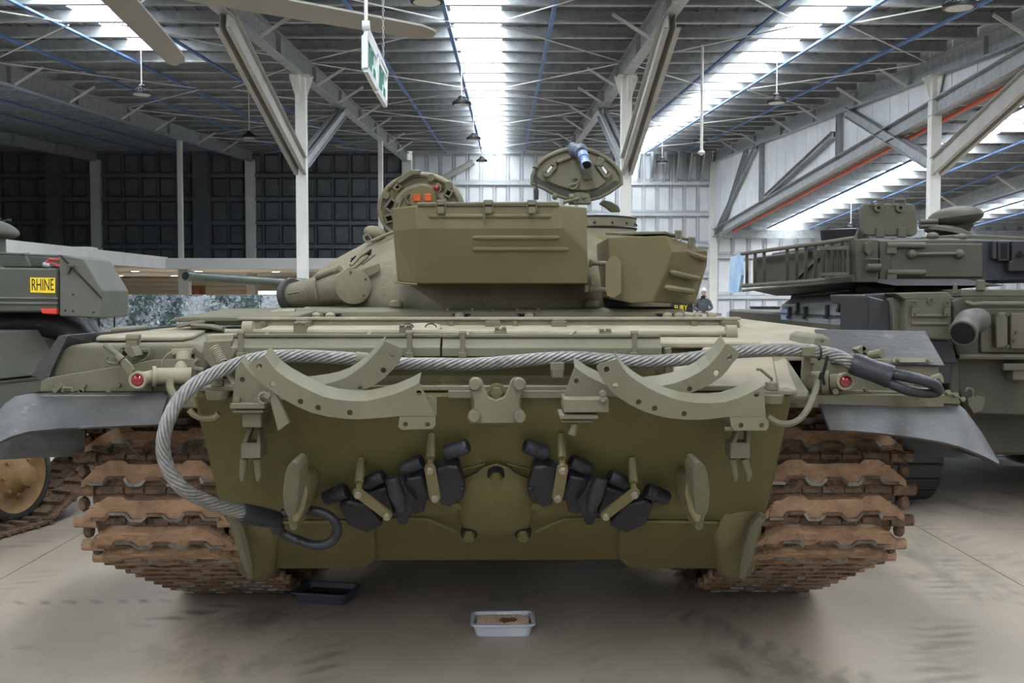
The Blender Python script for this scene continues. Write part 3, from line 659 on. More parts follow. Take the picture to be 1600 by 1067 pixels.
# torsion rod with brackets along the deck
Yr = 4.42
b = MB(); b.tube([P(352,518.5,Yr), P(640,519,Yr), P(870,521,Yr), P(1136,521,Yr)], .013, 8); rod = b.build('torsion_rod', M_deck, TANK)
for x, y in ((388,516),(1142,522)):
    b = MB(); p = P(x, y-2, Yr); b.cyl(p+V(-.022,0,0), p+V(.022,0,0), .034, .034, 14); b.bb(p.x-.02, p.x+.02, p.y-.02, p.y+.04, dz(Yr)-.02, p.z); b.build('rod_bracket', M_deck, rod)
for x, y in ((634,515),(782,518),(945,521),(470,511)):
    b = MB(); p = P(x, y, Yr); b.bb(p.x-.026, p.x+.026, p.y-.03, p.y+.03, dz(Yr)-.01, p.z+.012); b.bb(p.x-.024, p.x-.006, p.y-.035, p.y+.03, p.z+.012, p.z+.022); b.bb(p.x+.006, p.x+.024, p.y-.035, p.y+.03, p.z+.012, p.z+.022); b.build('rod_bracket', M_dusty, rod, smooth=0, bevel=.002)
for x in (418, 577, 731, 893):
    b = MB(); b.prism([P(x-7,524,Yr-.03), P(x-2,524,Yr-.03), P(x+5,518,Yr-.02), P(x+9,516.5,Yr), P(x+2,516.5,Yr)], (0,.012,0)); b.build('rod_stop', M_deck, rod, smooth=0)
# second tier: lip, hinges, oval cover with two rings
Yl = 4.98
b = MB(); zt = P(760,497.5,Yl).z; zb = dz(Yl)
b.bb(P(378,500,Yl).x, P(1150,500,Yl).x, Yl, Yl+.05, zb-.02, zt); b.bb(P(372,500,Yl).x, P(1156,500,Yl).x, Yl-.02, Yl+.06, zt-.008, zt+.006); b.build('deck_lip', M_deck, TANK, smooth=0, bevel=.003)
for x in (410, 705, 805, 1085):
    b = MB(); b.pp([(x-3,502),(x+3,502),(x+4,510),(x-4,510)], Yl-.06, .05); b.build('lip_gusset', M_dusty, TANK, smooth=0)
for x in (475, 770, 873, 1140):
    b = MB(); p = P(x, 505, Yl-.05); b.bb(p.x-.036, p.x+.036, p.y-.05, p.y+.05, p.z-.02, p.z+.01); b.cyl(p+V(-.03,-.03,.014), p+V(.03,-.03,.014), .012, .012, 8); b.bb(p.x-.03, p.x+.03, p.y+.01, p.y+.05, p.z+.01, p.z+.02); b.build('deck_hinge', M_dusty, TANK, smooth=0, bevel=.002)
ov = []
cc = V(P(655,511,4.72).x, 4.72, dz(4.72)+.002)
for k in range(20): a = 2*math.pi*k/20; ov.append(cc+V(math.cos(a)*.105, math.sin(a)*.20, math.sin(a)*.0124))
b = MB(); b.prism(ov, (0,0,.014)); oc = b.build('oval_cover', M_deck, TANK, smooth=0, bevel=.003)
for x in (637, 673):
    b = MB(); p = P(x, 511, 4.68); b.tube([p+V(math.cos(t)*.026, 0.01*math.sin(t), math.sin(t)*.02-.004) for t in [k*math.pi/6 for k in range(12)]], .0035, 5, closed=True); b.build('ring_handle', M_black, oc)
# third tier: armoured louvre box before the turret, with near-black plates painting the shade of cut-outs, and lugs
Yb = 5.55
b = MB(); zt = P(760,483.5,Yb).z; zb = P(760,496,Yb).z; xa, xb = P(462,490,Yb).x, P(1070,490,Yb).x
b.prism([(xa,Yb-.012,zb-.03),(xa,Yb,zt-.012),(xa,Yb+.03,zt),(xa,Yb+.5,zt+.01),(xa,Yb+.5,zb-.03)], (xb-xa,0,0)); lb = b.build('louvre_box', M_dusty, TANK, smooth=0, bevel=.004)
for x in (520, 722, 823, 1040):
    b = MB(); b.pp([(x-16,490),(x+14,490),(x+9,494.5),(x-10,494.5)], Yb-.02, .012, 0); b.build('cut_out_shade', M_hole, lb, smooth=0)
for x in (493,516,718,827,1043,1060,1090,1112):
    b = MB(); p = P(x, 493, Yb-.06); b.blob(p, (.028,.03,.018), None, 8, 5); b.build('lug', M_deck, lb)
for x in (700, 738, 770, 808, 842):
    b = MB(); p = P(x, 484, Yb+.03); b.blob(p, (.013,.02,.008), None, 8, 4); b.build('rivet', M_deck, lb)
b = MB(); b.tube([P(425,492.5,5.45), P(445,491,5.45), P(462,490,5.45)], .028, 10); b.tube([P(436,492,5.45), P(440,491.6,5.45)], .034, 10); b.build('pipe_joint', M_deck, TANK)
b = MB(); x0 = P(270,500,5.0); b.prism([P(262,503,5.0), P(275,495.5,5.0), P(460,493.5,5.0), P(460,503,5.0)], (0,.9,.03)); b.build('deck_rim', M_dusty, TANK, smooth=0, bevel=.006)
# --- fenders, boxes and rubber
for s in (-1, 1):
    b = MB(); b.bb(X0+s*1.1, X0+s*1.74, 3.95, 9.6, 1.19, 1.21); b.bb(X0+s*1.1, X0+s*1.74, 3.93, 3.96, 1.185, 1.235); b.build('fender', M_dusty, TANK, smooth=0, bevel=.003)
fr = [(78,572),(84,561),(93,549),(110,539),(303,537),(318,550),(322,575),(312,612),(80,612)]
b = MB(); pts = [P(x,y,4.08) for x, y in fr]; b.prism(pts, (0,1.9,.02)); FT = b.build('fuel_box', M_dusty, TANK, smooth=0, bevel=.02, seg=3)
ztop = P(200,538,4.08).z
def topplate(b, pix, z, th): b.prism([PZ(x, y, z) for x, y in pix], (0,0,th))
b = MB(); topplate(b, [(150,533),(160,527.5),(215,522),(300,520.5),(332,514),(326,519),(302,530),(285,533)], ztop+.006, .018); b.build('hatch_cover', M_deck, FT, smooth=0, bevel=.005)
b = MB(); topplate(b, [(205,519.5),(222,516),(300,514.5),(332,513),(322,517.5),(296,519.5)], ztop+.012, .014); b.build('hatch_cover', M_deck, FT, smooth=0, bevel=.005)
b = MB(); topplate(b, [(172,519),(182,515.5),(215,513.5),(232,513),(220,515.5),(200,518)], ztop+.012, .018); b.build('hatch_cover', M_dusty, FT, smooth=0, bevel=.005)
b = MB(); p = P(208,531,4.1); b.cyl(p+V(-.025,0,.006), p+V(.028,0,.006), .018, .018, 10); b.box(p+V(0,-.015,-.018), (.045,.01,.03)); b.tube([p+V(.03,0,.02), p+V(.035,-.01,0), p+V(.02,-.015,-.02)], .004, 6); b.build('hatch_latch', M_dusty, FT, bevel=.002)
b = MB(); b.tube([P(278,510,4.7), P(300,505,4.9), P(335,502,5.1)], .01, 6); b.tube([P(300,508,4.8), P(330,510,4.7), P(350,514,4.6)], .012, 6); b.build('hinge_rod', M_dusty, FT)
b = MB(); b.pp([(62,612),(64,596),(75,590),(185,572),(240,562),(302,560),(310,612)], 4.0, .012); GP = b.build('rear_guard_plate', M_dusty, TANK, smooth=0, bevel=.003)
for x, y in ((82,604),(92,609),(132,602),(186,601),(130,609),(172,611),(236,608),(128,612)):
    b = MB(); b.hexbolt(P(x,y,4.0), (0,-1,0), .011, .016); b.build('bolt', M_dusty, GP, smooth=0)
b = MB(); b.beam(P(84,612,3.97), P(96,600,3.97), .014, .02); b.tube([P(98,612,3.96), P(99,606,3.96), P(112,606,3.96), P(113,612,3.96)], .006, 6); b.build('footman_loop', M_dusty, GP)
# side skirts of black rubber, both sides
b = MB(); b.prism([P(57,588,4.05), P(100,524.5,4.05), (P(100,524,4.05).x, 8.6, 1.46), (P(57,588,4.05).x, 8.6, .8), ], (-.02,0,0)); b.pp([(57,590),(57,570),(98,526),(105,526),(82,575),(72,602)], 4.04, .02); b.build('side_skirt', M_rubber, TANK, smooth=0)
# left mud flap: curved rubber sheet
def flap(top, bot, Yt, Yb_, sag, nm, mids=3):
    rows = []
    for i in range(mids+1):
        t = i/mids; Y = Yt+(Yb_-Yt)*t; rows.append([P(a[0]*(1-t)+c[0]*t, a[1]*(1-t)+c[1]*t - sag*math.sin(math.pi*t), Y) for a, c in zip(top, bot)])
    b = MB(); b.grid(rows, (0,.012,-.008)); return b.build(nm, M_rubber, TANK, smooth=60)
topL = [(-30,668),(-8,648),(8,630),(24,619),(45,615),(100,613.5),(150,613),(210,612.5),(264,612)]
botL = [(-45,716),(-20,700),(0,690),(20,681),(45,674),(95,669),(150,667),(205,664.5),(249,663)]
flap(topL, botL, 3.96, 3.72, 3, 'mud_flap')
b = MB(); b.grid([[P(-30,668,3.97), P(8,630,3.97), P(24,619,3.97)], [V(P(-30,668,3.97).x, 5.6, P(-30,668,3.97).z), V(P(8,630,3.97).x, 5.6, P(8,630,3.97).z), V(P(24,619,3.97).x, 5.6, P(24,619,3.97).z)]], (0,0,-.012)); b.build('fender_edge_strip', M_rubber, TANK, smooth=0)
topR = [(1277,625.5),(1320,626.5),(1370,627.5),(1430,629),(1478,630),(1498,632),(1508,640),(1535,677),(1561,722)]
botR = [(1297,671.5),(1335,673),(1380,677),(1435,684),(1470,690),(1500,697.5),(1520,705),(1543,715),(1561,725)]
flap(topR, botR, 3.96, 3.74, 2, 'mud_flap')
b = MB(); q = [P(x,y,3.97) for x, y in ((1498,632),(1530,668),(1561,722))]; b.grid([q, [V(p.x, 5.4, p.z) for p in q]], (0,0,-.012)); b.build('fender_edge_strip', M_rubber, TANK, smooth=0)
b = MB(); b.prism([P(1273,514,4.32), P(1446,517,4.32), P(1477,571,4.10), P(1300,567,4.10)], (0,.015,-.006)); bp_ = b.build('rubber_panel', M_rubber, TANK, smooth=0, bevel=.003)
b = MB(); b.prism([P(1394,559.5,4.125), P(1454,560,4.125), P(1457,567,4.10), P(1394,566.5,4.10)], (0,-.008,.002))
for x in (1402, 1449): b.hexbolt(P(x,563,4.10), (0,-1,.3), .009, .012)
b.build('retaining_strip', M_dusty, bp_, smooth=0, bevel=.002)
# right fender: sloping side plate in the lightened top-lit tan and rear face
q = P(1292,513.5,4.75); b = MB(); b.prism([P(1096,545,4.15), P(1262,541,4.15), P(1283,527,4.3), q, V(q.x,9,q.z+.02), V(.98,9,q.z+.06), P(1128,499,5.3)], (0,0,-.06)); b.build('fender_box', M_tan, TANK, smooth=0, bevel=.01, seg=2)
b = MB(); b.prism([P(1268,541,4.12), P(1272,526,4.14), P(1283,521,4.16), P(1296,528,4.14), P(1300,545,4.12), P(1300,570,4.12), P(1268,570,4.12)], (0,.35,0)); b.hexbolt(P(1284,530,4.12), (0,-1,0), .014, .012); b.build('end_cap', M_dusty, TANK, smooth=0, bevel=.008)
b = MB(); b.pp([(1270,545),(1468,570),(1470,612),(1270,622)], 4.12, .9); b.build('fender_box', M_dusty, TANK, smooth=0, bevel=.01)
b = MB(); b.pp([(1268,618),(1270,608),(1490,614),(1504,622),(1500,632),(1276,626)], 3.95, .02); GR = b.build('rear_guard_plate', M_dusty, TANK, smooth=0, bevel=.003)
for x, y in ((1365,617),(1410,621),(1452,620),(1352,608),(1480,613),(1492,617),(1503,624)):
    b = MB(); b.hexbolt(P(x,y,3.95), (0,-1,.2), .011, .014); b.build('bolt', M_dusty, GR, smooth=0)
# rear corner plate on the right, in the lightened top-lit tan, leaning over the engine bay edge
b = MB(); b.prism([P(1052,557,4.19), P(1210,552,4.19), P(1228,560,4.12), P(1262,612,3.85), P(1215,606,3.845), P(1050,604,3.845)], (0,.01,-.02)); b.build('rear_corner_plate', M_tan, TANK, smooth=0, bevel=.004)
b = MB(); b.prism([P(1205,556,4.15), P(1228,556,4.15), P(1264,610,3.83), P(1262,622,3.82), P(1218,618,3.82), P(1216,600,3.85)], (0,.02,-.03)); b.build('rear_corner_plate', M_dusty, TANK, smooth=0, bevel=.006)
for s in (0, 1):
    x, y = (1208,612) if s else (338,606); b = MB(); p = P(x, y, 3.74); b.cyl(p+V(0,.02,-.045), p+V(0,.02,-.01), .04, .047, 16); b.bb(p.x-.09, p.x+.09, 3.74, 3.86, p.z-.012, p.z+.004); b.hexbolt(p+V(0,.02,.004), (0,0,1), .026, .03); b.build('corner_lug', M_dusty, TANK, smooth=30, bevel=.003)
b = MB(); b.tube(smooth_path([P(x,y,3.80) for x, y in ((296,640),(303,648),(320,654),(336,652),(342,646))], 5), .012, 8); b.build('lifting_loop', M_olive, TANK)
b = MB(); b.tube(smooth_path([P(x,y,Y) for x, y, Y in ((1201,652,3.76),(1220,662,3.74),(1245,658,3.74),(1264,636,3.78),(1275,608,3.85),(1277,596,3.9))], 5), .0125, 8); b.build('light_conduit', M_dusty, TANK)
b = MB(); b.tube(smooth_path([P(x,y,Y) for x, y, Y in ((266,594,3.96),(266,606,3.94),(272,618,3.92),(280,630,3.9))], 5), .016, 8); b.build('light_conduit', M_dusty, TANK)
b = MB(); b.tube([P(x,y,3.82) for x, y in ((1182,577),(1188,577),(1206,592),(1206,597),(1196,600))], .006, 6); b.build('lifting_loop', M_dusty, TANK)
# tail lights
def tail(cx, cy, Y, side, nm='tail_light'):
    p = P(cx, cy, Y); n = V(-.08*side,-1,.02).normalized(); b = MB()
    b.loft([(p, .033), (p-n*.012, .035), (p-n*.02, .03), (p-n*.06, .03), (p-n*.09, .024)], 18); b.tube([p+V(math.cos(t)*.029,-.002,math.sin(t)*.029) for t in [k*math.pi/9 for k in range(18)]], .006, 6, closed=True)
    t = b.build(nm, M_tan if side < 0 else M_deck, TANK)
    b = MB(); b.loft([(p+n*.001, .024), (p+n*.007, .02), (p+n*.010, .01)], 16); b.build('lens', M_red, t, label='glossy red lens'); return t
tail(215.5,594,3.90,-1); tail(1321,596,3.90,1)
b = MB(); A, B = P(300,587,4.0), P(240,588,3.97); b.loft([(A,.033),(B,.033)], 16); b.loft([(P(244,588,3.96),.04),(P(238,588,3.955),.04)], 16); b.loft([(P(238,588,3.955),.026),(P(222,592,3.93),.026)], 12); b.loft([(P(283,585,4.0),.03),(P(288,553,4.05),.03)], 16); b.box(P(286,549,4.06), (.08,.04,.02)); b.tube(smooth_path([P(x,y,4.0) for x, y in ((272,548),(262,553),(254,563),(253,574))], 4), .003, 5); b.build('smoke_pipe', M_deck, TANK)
b = MB(); A, B = P(1257,596,3.99), P(1284,596,3.95); b.loft([(A,.04),(B,.04)], 16); b.loft([(P(1285,598,3.95),.048),(P(1296,598,3.94),.046)], 16); b.loft([(P(1296,597,3.94),.03),(P(1312,596,3.93),.03)], 12); b.hexbolt(P(1303,611,3.93), (0,-1,0), .014, .02); b.build('light_housing', M_dusty, TANK)
b = MB(); b.pp([(1257,548),(1266,548),(1268,586),(1254,590)], 3.92, .03); b.bb(P(1250,541,3.88).x, P(1270,541,3.88).x, 3.84, 3.9, P(1260,556,3.88).z, P(1260,541,3.88).z); b.build('cable_clip', M_dusty, TANK, smooth=0, bevel=.003)
# latch with paddle handles on each box
for s in (0, 1):
    sh = 0 if not s else 1; bx = [(180,556),(190,542),(205,542),(214,556),(206,562),(196,561)]
    b = MB()
    if not s:
        b.prism([P(x,y,3.97) for x, y in ((180,558),(190,543),(196,543),(186,558))], (0,.08,0)); b.prism([P(x,y,3.97) for x, y in ((190,543),(205,541),(213,556),(204,559))], (0,.08,0)); b.cyl(P(164,539,3.96), P(186,556,3.93), .011, .011, 8); b.cyl(P(182,556,3.92), P(190,563,3.92), .018, .018, 10)
        b.prism([P(x,y,3.91) for x, y in ((187,562),(194,560),(204,570),(208,578),(206,583),(200,584),(190,573))], (0,.02,0)); b.tube(smooth_path([P(x,y,4.03) for x, y in ((168,556),(166,564),(180,568),(220,564),(232,556),(235,542))], 4), .005, 6)
        b.bb(P(214,540,4.06).x, P(232,540,4.06).x, 4.05, 4.08, P(220,550,4.06).z, P(220,545,4.06).z)
    else:
        b.prism([P(x,y,4.02) for x, y in ((1338,546),(1349,540),(1354,545),(1345,556))], (0,.06,0)); b.prism([P(x,y,4.02) for x, y in ((1349,540),(1363,551),(1358,556),(1347,547))], (0,.06,0)); b.cyl(P(1358,555,4.0), P(1378,552,3.96), .016, .02, 10)
    b.build('box_latch', M_dusty, TANK, smooth=0, bevel=.002)
# coil spring and prop at the left corner
b = MB(); A, B = P(336,545,3.80), P(349,569,3.76); d = (B-A); u = d.normalized(); w = u.cross(V(0,1,0)).normalized(); k2 = u.cross(w)
b.tube([A+d*(i/96)+(w*math.cos(i*.52)+k2*math.sin(i*.52))*.018 for i in range(97)], .0035, 5); b.cyl(A, B, .009, .009, 8); b.cyl(B, P(366,601,3.74), .011, .008, 8); sp = b.build('coil_spring', M_tan, TANK)
b = MB(); b.prism([P(342,575,3.82), P(356,560,3.82), P(368,547,3.82), P(364,560,3.82), P(366,585,3.82)], (0,.03,0)); b.build('spring_bracket', M_dusty, TANK, smooth=0, bevel=.003)
b = MB(); b.tube(smooth_path([P(x,y,3.95) for x, y in ((310,561),(303,568),(305,575),(318,578))], 4), .009, 7); b.build('lifting_loop', M_dusty, TANK)
for q in ([(-70,668),(60,668),(133,672),(133,713),(60,715),(-70,722)], [(1396,676),(1470,680),(1520,690),(1548,708),(1540,716),(1400,713)]):
    b = MB(); b.prism([P(x,y,4.28) for x, y in q], (0,.015,0)); b.build('inner_flap', M_rubber, TANK, smooth=0)
# mud boards under the fenders
for pix in ([(138,670),(330,672),(330,700),(250,690),(140,680)], [(1250,682),(1396,684),(1396,694),(1320,700),(1240,706)]):
    b = MB(); b.prism([P(x,y,4.36) for x, y in pix], (0,.05,.05)); b.build('mud_board', M_olive, TANK, smooth=0, bevel=.004)
    b = MB(); b.tube([P(x,y+1,4.35) for x, y in pix[2:]], .012, 6); b.build('dried_mud_edge', M_mud, TANK, kind=None)
# final drive castings
for s in (0, 1):
    q = [(356,790),(362,820),(370,868),(378,892),(394,905),(416,906),(428,898),(434,880),(440,830),(420,800),(390,786)]
    rows = []
    for k, yo in ((1.0, 0), (.96, -.05), (.8, -.075), (.4, -.085), (.02, -.088)):
        cx_, cy_ = 398, 850; r = []
        for x, y in q:
            X, Yy = cx_+(x-cx_)*k, cy_+(y-cy_)*k
            if s: X = 1551-X
            pp_ = PL(X, Yy) if Yy < 806 else LL(X, min(Yy, 884)); Yd = pp_.y + max(0, Yy-884)*.004
            p = P(X, Yy, Yd+.02); r.append(p+V(0, yo*min(1,max(0,(Yy-785)/55)), 0))
        rows.append(r+[r[0]])
    b = MB(); b.grid(rows, None); b.prism(rows[0][:-1], (0,.35,.05)); fd = b.build('final_drive_casting', M_dusty if 0 else M_olive, TANK, smooth=60)
    b = MB(); e = [(360,805),(372,820),(380,850),(388,880),(392,902)]
    b.tube([P(1551-x if s else x, y, 4.06+(y-775)/131*.26) for x, y in e], [.02,.026,.028,.024,.012], 8); b.build('casting_rib', M_dusty, fd)
# --- tracks
SPR = (4.57, .80, .345); RW = [(5.55,.43,.39), (6.6,.43,.39), (7.5,.43,.39), (8.5,.43,.39)]; IDL = (9.3,.78,.3)
pts = []
for (y,z,r) in [SPR, RW[0], RW[-1], IDL]:
    for k in range(240): a = 2*math.pi*k/240; pts.append((y+math.cos(a)*r, z+math.sin(a)*r))
pts.sort()
def half(ps):
    h = []
    for p in ps:
        while len(h) > 1 and (h[-1][0]-h[-2][0])*(p[1]-h[-2][1]) - (h[-1][1]-h[-2][1])*(p[0]-h[-2][0]) <= 0: h.pop()
        h.append(p)
    return h
hull = half(pts)[:-1] + half(pts[::-1])[:-1]       # counter-clockwise in (Y,z)
PITCHT = .1372
def walk(h, step):
    out = []; n = len(h); acc = 0; L = [math.dist(h[i], h[(i+1) % n]) for i in range(n)]; tot = sum(L); cnt = round(tot/step); st = tot/cnt; t = st*.42
    for i in range(n):
        while t <= acc+L[i]:
            f = (t-acc)/L[i]; a, c = h[i], h[(i+1) % n]; out.append((a[0]+(c[0]-a[0])*f, a[1]+(c[1]-a[1])*f)); t += st
        acc += L[i]
    return out
SH = walk(hull, PITCHT)
def shoe(seed):
    rnd = random.Random(seed); b = MB(); h = PITCHT/2
    b.bb(-.265, .265, -h*.98, h*.98, -.034, -.006, 2)
    zig = [(-.265,-.045),(-.205,-.045),(-.19,-.02),(-.122,-.02),(-.10,-.05),(-.055,-.05),(-.032,-.026),(.032,-.026),(.055,-.05),(.10,-.05),(.122,-.02),(.19,-.02),(.205,-.045),(.265,-.045)]
    top = [(.26,.0),(.225,.028),(.19,.052),(.13,.052),(.11,.036),(.03,.038),(-.04,.034),(-.11,.036),(-.13,.052),(-.19,.052),(-.225,.028),(-.26,.0)]
    b.prism([(x,t,-.006) for x, t in zig+top], (0,0,.034), 0)
    for (x0,t0), (x1,t1) in zip(zig, zig[1:]): b.beam((x0,t0,.012), (x1,t1,.012), .013, .05, (0,0,1), 1 if rnd.random() < .62 else 2)
    for x0, x1, r in ((-.245,-.135,.022),(-.125,-.05,.019),(-.042,.042,.022),(.05,.125,.019),(.135,.245,.022)):
        b.cyl((x0,-h,-.014), (x1,-h,-.014), r, r, 8, 2)
    for s in (-1, 1):
        b.cyl((s*.25,-h,-.004), (s*.345,-h,-.004), .027, .025, 9, 2 if rnd.random() < .6 else 0)
        b.blob((s*.305, .006, -.012), (.024,.034,.03), None, 8, 5, 2)
        b.prism([(s*.215,.0,-.006),(s*.265,-.045,-.006),(s*.30,-.06,-.006),(s*.30,-.035,-.006),(s*.25,.015,-.006)], (0,0,.03), 0)
    for k in range(7):
        b.blob((rnd.uniform(-.22,.22), rnd.uniform(-.015,.03), .026), (rnd.uniform(.02,.06), rnd.uniform(.006,.014), rnd.uniform(.004,.008)), None, 8, 4, 0)
    return b.mesh('track_shoe', [M_mud, M_tsteel, M_mud2], 30, recalc=True)
SHOES = [shoe(i) for i in range(6)]
def lay(track, X, rnd):
    n = len(SH)
    for i, (y, z) in enumerate(SH):
        p, q = SH[i-1], SH[(i+1) % n]; T = V(0, q[0]-p[0], q[1]-p[1]).normalized()  # counter-clockwise: downwards at the rear
        if y > 8.3 or (z > 1.0 and y > 5.6): continue
        T = -T; Nn = V(1,0,0).cross(T)
        me, c = SHOES[rnd.randrange(6)]
        M = Matrix((V(1,0,0), T, Nn)).transposed().to_4x4(); M.translation = V(X, y, z) + (M.to_3x3() @ c)
        put('track_shoe', me, None, track, mat=M)
for s in (-1, 1):
    X = X0 + s*1.405
    tr = thing('track', None, None, (X, 6.9, 0)); del_ = tr; tr.parent = TANK; tr.matrix_parent_inverse = wm(TANK).inverted()
    lay(tr, X, random.Random(3+s))
    b = MB(); b.cyl((X-.2, SPR[0], SPR[1]), (X+.2, SPR[0], SPR[1]), .2, .2, 20)
    for e in (-.2, .2):
        b.cyl((X+e-.015, SPR[0], SPR[1]), (X+e+.015, SPR[0], SPR[1]), .30, .30, 24)
    b.build('drive_sprocket', M_mud2, TANK, smooth=30)
    for (y, z, r) in RW:
        b = MB()
        for e in (-.14, .14):
            b.loft([(V(X+e-.08,y,z), r-.04), (V(X+e+.08,y,z), r-.04)], 24, 0); b.loft([(V(X+e-.09,y,z), r*.7), (V(X+e+.09,y,z), r*.7)], 20, 1)
        b.build('road_wheel', [M_rubber, M_mud2], TANK, smooth=30)
# ================================================================== TURRET of the tank (part, its fittings sub-parts)
TC = V(X0, 7.0, 0)
prof = [(1.16,1.44),(1.26,1.50),(1.30,1.60),(1.25,1.72),(1.14,1.82),(1.02,1.90),(.88,1.98),(.72,2.05),(.5,2.10),(.2,2.12),(.01,2.12)]
rows = []; rnd = random.Random(5)
for r, z in prof:
    rw = []
    for i in range(48):
        a = 2*math.pi*i/48; k = 1 + .012*math.sin(5*a+z*9) + .01*math.sin(9*a-z*13)
        rw.append(V(TC.x + math.cos(a)*r*k*(1.0 if math.cos(a) < 0 else .90), TC.y + math.sin(a)*r*k, z))
    rows.append(rw+[rw[0]])
b = MB(); b.grid(rows); TUR = b.build('turret', M_castolive, TANK, smooth=60)
b = MB(); b.prism(circ((X0,7.0,1.38), 1.14, 40, 'z'), (0,0,.12)); b.build('turret_ring', M_olive, TUR, smooth=30)
# rear stowage bin
a_,c_ = P, None
A=P(650,321,5.25); B_=P(880,321,5.25); Cc=P(917,324,5.31); D=P(650,357,5.25); E=P(880,357,5.25); F=P(918,394,5.297); G=P(650,443,5.36); H_=P(918,443,5.36)
I=P(614,325,5.45); J=P(614,361,5.45); K=P(621,440,5.47)
loop = [I, A, B_, Cc, F, H_, G, K, J]; back = [V(p.x, 5.95, p.z) for p in loop]
b = MB(); vs = [A,B_,Cc,D,E,F,G,H_,I,J,K] + back
ix = {n: i for i, n in enumerate('ABCDEFGHIJK')}
fs = [[ix[q] for q in s] for s in ('ABED','BCFE','DEFHG','IADJ','JDGK')]
lp = [ix[q] for q in 'IABCFHGKJ']; m = len(lp)
for i in range(m): fs.append([lp[i], lp[(i+1) % m], 11+(i+1) % m, 11+i])
fs.append([11+i for i in range(m)]); b.add(vs, fs)
BIN = b.build('stowage_bin', M_box, TANK, smooth=0, bevel=.006)
zt = A.z; b = MB()
b.prism([P(652,316,5.235), P(874,315,5.235), V(P(874,315,5.235).x, 5.9, zt+.025), V(P(652,316,5.235).x, 5.9, zt+.025)], (0,0,-.014)); b.prism([P(652,318,5.238), P(874,317.5,5.238), P(874,322,5.238), P(652,322,5.238)], (0,.01,0)); b.build('bin_lid', M_dusty, BIN, smooth=0, bevel=.003)
for x in (689, 763, 831):
    b = MB(); p = P(x, 322, 5.235); b.box(p+V(0,-.012,-.022), (.034,.016,.034)); b.box(p+V(0,-.01,.014), (.036,.02,.018)); b.cyl(p+V(-.022,-.014,.026), p+V(.022,-.014,.026), .005, .005, 6); b.cyl(p+V(-.022,-.014,-.026), p+V(.022,-.014,-.026), .005, .005, 6); b.beam(p+V(-.023,-.014,-.026), p+V(-.023,-.014,.026), .005, .005, (0,1,0)); b.beam(p+V(.023,-.014,-.026), p+V(.023,-.014,.026), .005, .005, (0,1,0))
    if x == 763: b.cyl(p+V(-.02,-.02,-.03), p+V(-.022,-.018,-.075), .008, .006, 6)
    b.build('bin_latch', M_dusty, BIN, smooth=0, bevel=.002)
for (x0, x1, y) in ((669,862,337.5), (738,875,371), (738,889,389)):
    b = MB()
    Y = 5.25 if y < 357 else 5.25+(y-357)/86*.11
    q0, q1 = P(x0,y,Y), P(x1,y,Y); b.loft([(q0,.004),(q0+V(.012,0,0),.013),(q1-V(.012,0,0),.013),(q1,.004)], 8); b.build('pressed_rib', M_box, BIN)
b = MB(); q = P(615,442,5.46); b.tube([P(617,441,5.46), P(640,443,5.37), P(653,444,5.35)], .006, 6); b.build('bottom_bead', M_olive, BIN)
# right-hand stowage bin
f1 = [(950,371),(1041,368),(1047,394),(1030,448),(1020,472),(988,474),(952,466)]
f2 = [(1041,368),(1106,391),(1105,414),(1086,475),(1020,472),(1030,448),(1047,394)]
p1 = [P(x,y,5.42+(y-370)/110*.06) for x, y in f1]; p2 = [P(1041,368,5.42),P(1106,391,5.72),P(1105,414,5.72),P(1086,475,5.72),P(1020,472,5.475),P(1030,448,5.463),P(1047,394,5.433)]
b = MB(); pts = p1 + p2[1:4]; bk = [V(min(q.x, .98), 6.1, q.z) for q in pts]
loop = [0,1,7,8,9,4,5,6]; n = 10
fs = [list(range(7)), [1,7,8,9,4,3,2]] + [[loop[i], loop[(i+1) % 8], n+loop[(i+1) % 8], n+loop[i]] for i in range(8)]; fs.append([n+i for i in loop])
b.add(pts+bk, fs); RB = b.build('side_stowage_bin', M_box, TANK, smooth=0, bevel=.008, seg=2)
def rb2(x, y): # depth on the raked side panel
    return P(x, y, 5.44+(x-1041)/65*.28)
for (x0,y0,x1,y1) in ((1056,388,1104,405),(1047,425,1093,436),(1039,449,1085,456)):
    b = MB(); q0, q1 = rb2(x0,y0), rb2(x1,y1); d = (q1-q0)*.06; b.loft([(q0,.006),(q0+d,.017),(q1-d,.017),(q1,.006)], 8); b.build('pressed_rib', M_box, RB)
b = MB(); z = P(1000,368,5.42).z+.004; b.prism([P(965,369,5.42)+V(0,0,.006), P(1040,367,5.42)+V(0,0,.006), P(1088,383,5.66)+V(0,0,.012), V(P(1088,383,5.66).x-.05, 6.08, z+.02), V(P(965,369,5.42).x, 6.08, z+.04)], (0,0,.014)); b.build('bin_lid', M_dusty, RB, smooth=0, bevel=.003)
for x, y, Y in ((1059,368,5.5),(1080,378,5.6)):
    b = MB(); p = P(x, y, Y); b.box(p, (.028,.03,.04)); b.cyl(p+V(-.018,-.01,.02), p+V(.018,-.01,.02), .008, .008, 8); b.tube([p+V(-.016,-.02,.02), p+V(-.014,-.03,-.03), p+V(.014,-.03,-.03), p+V(.016,-.02,.02)], .004, 5); b.build('bin_latch', M_dusty, RB, smooth=0)
b = MB(); b.tube([P(985,365,5.5), P(1012,363,5.5), P(1050,368,5.5)], .007, 6); b.build('lid_hinge', M_dusty, RB)
b = MB(); b.pp([(948,410),(955,400),(963,400),(971,410),(971,458),(960,466),(948,462)], 5.40, .012); b.prism([P(946,412,5.40),P(949,408,5.40),P(949,460,5.40),P(946,455,5.40)], (0,.12,0)); b.build('mount_plate', M_box, RB, smooth=0, bevel=.002)
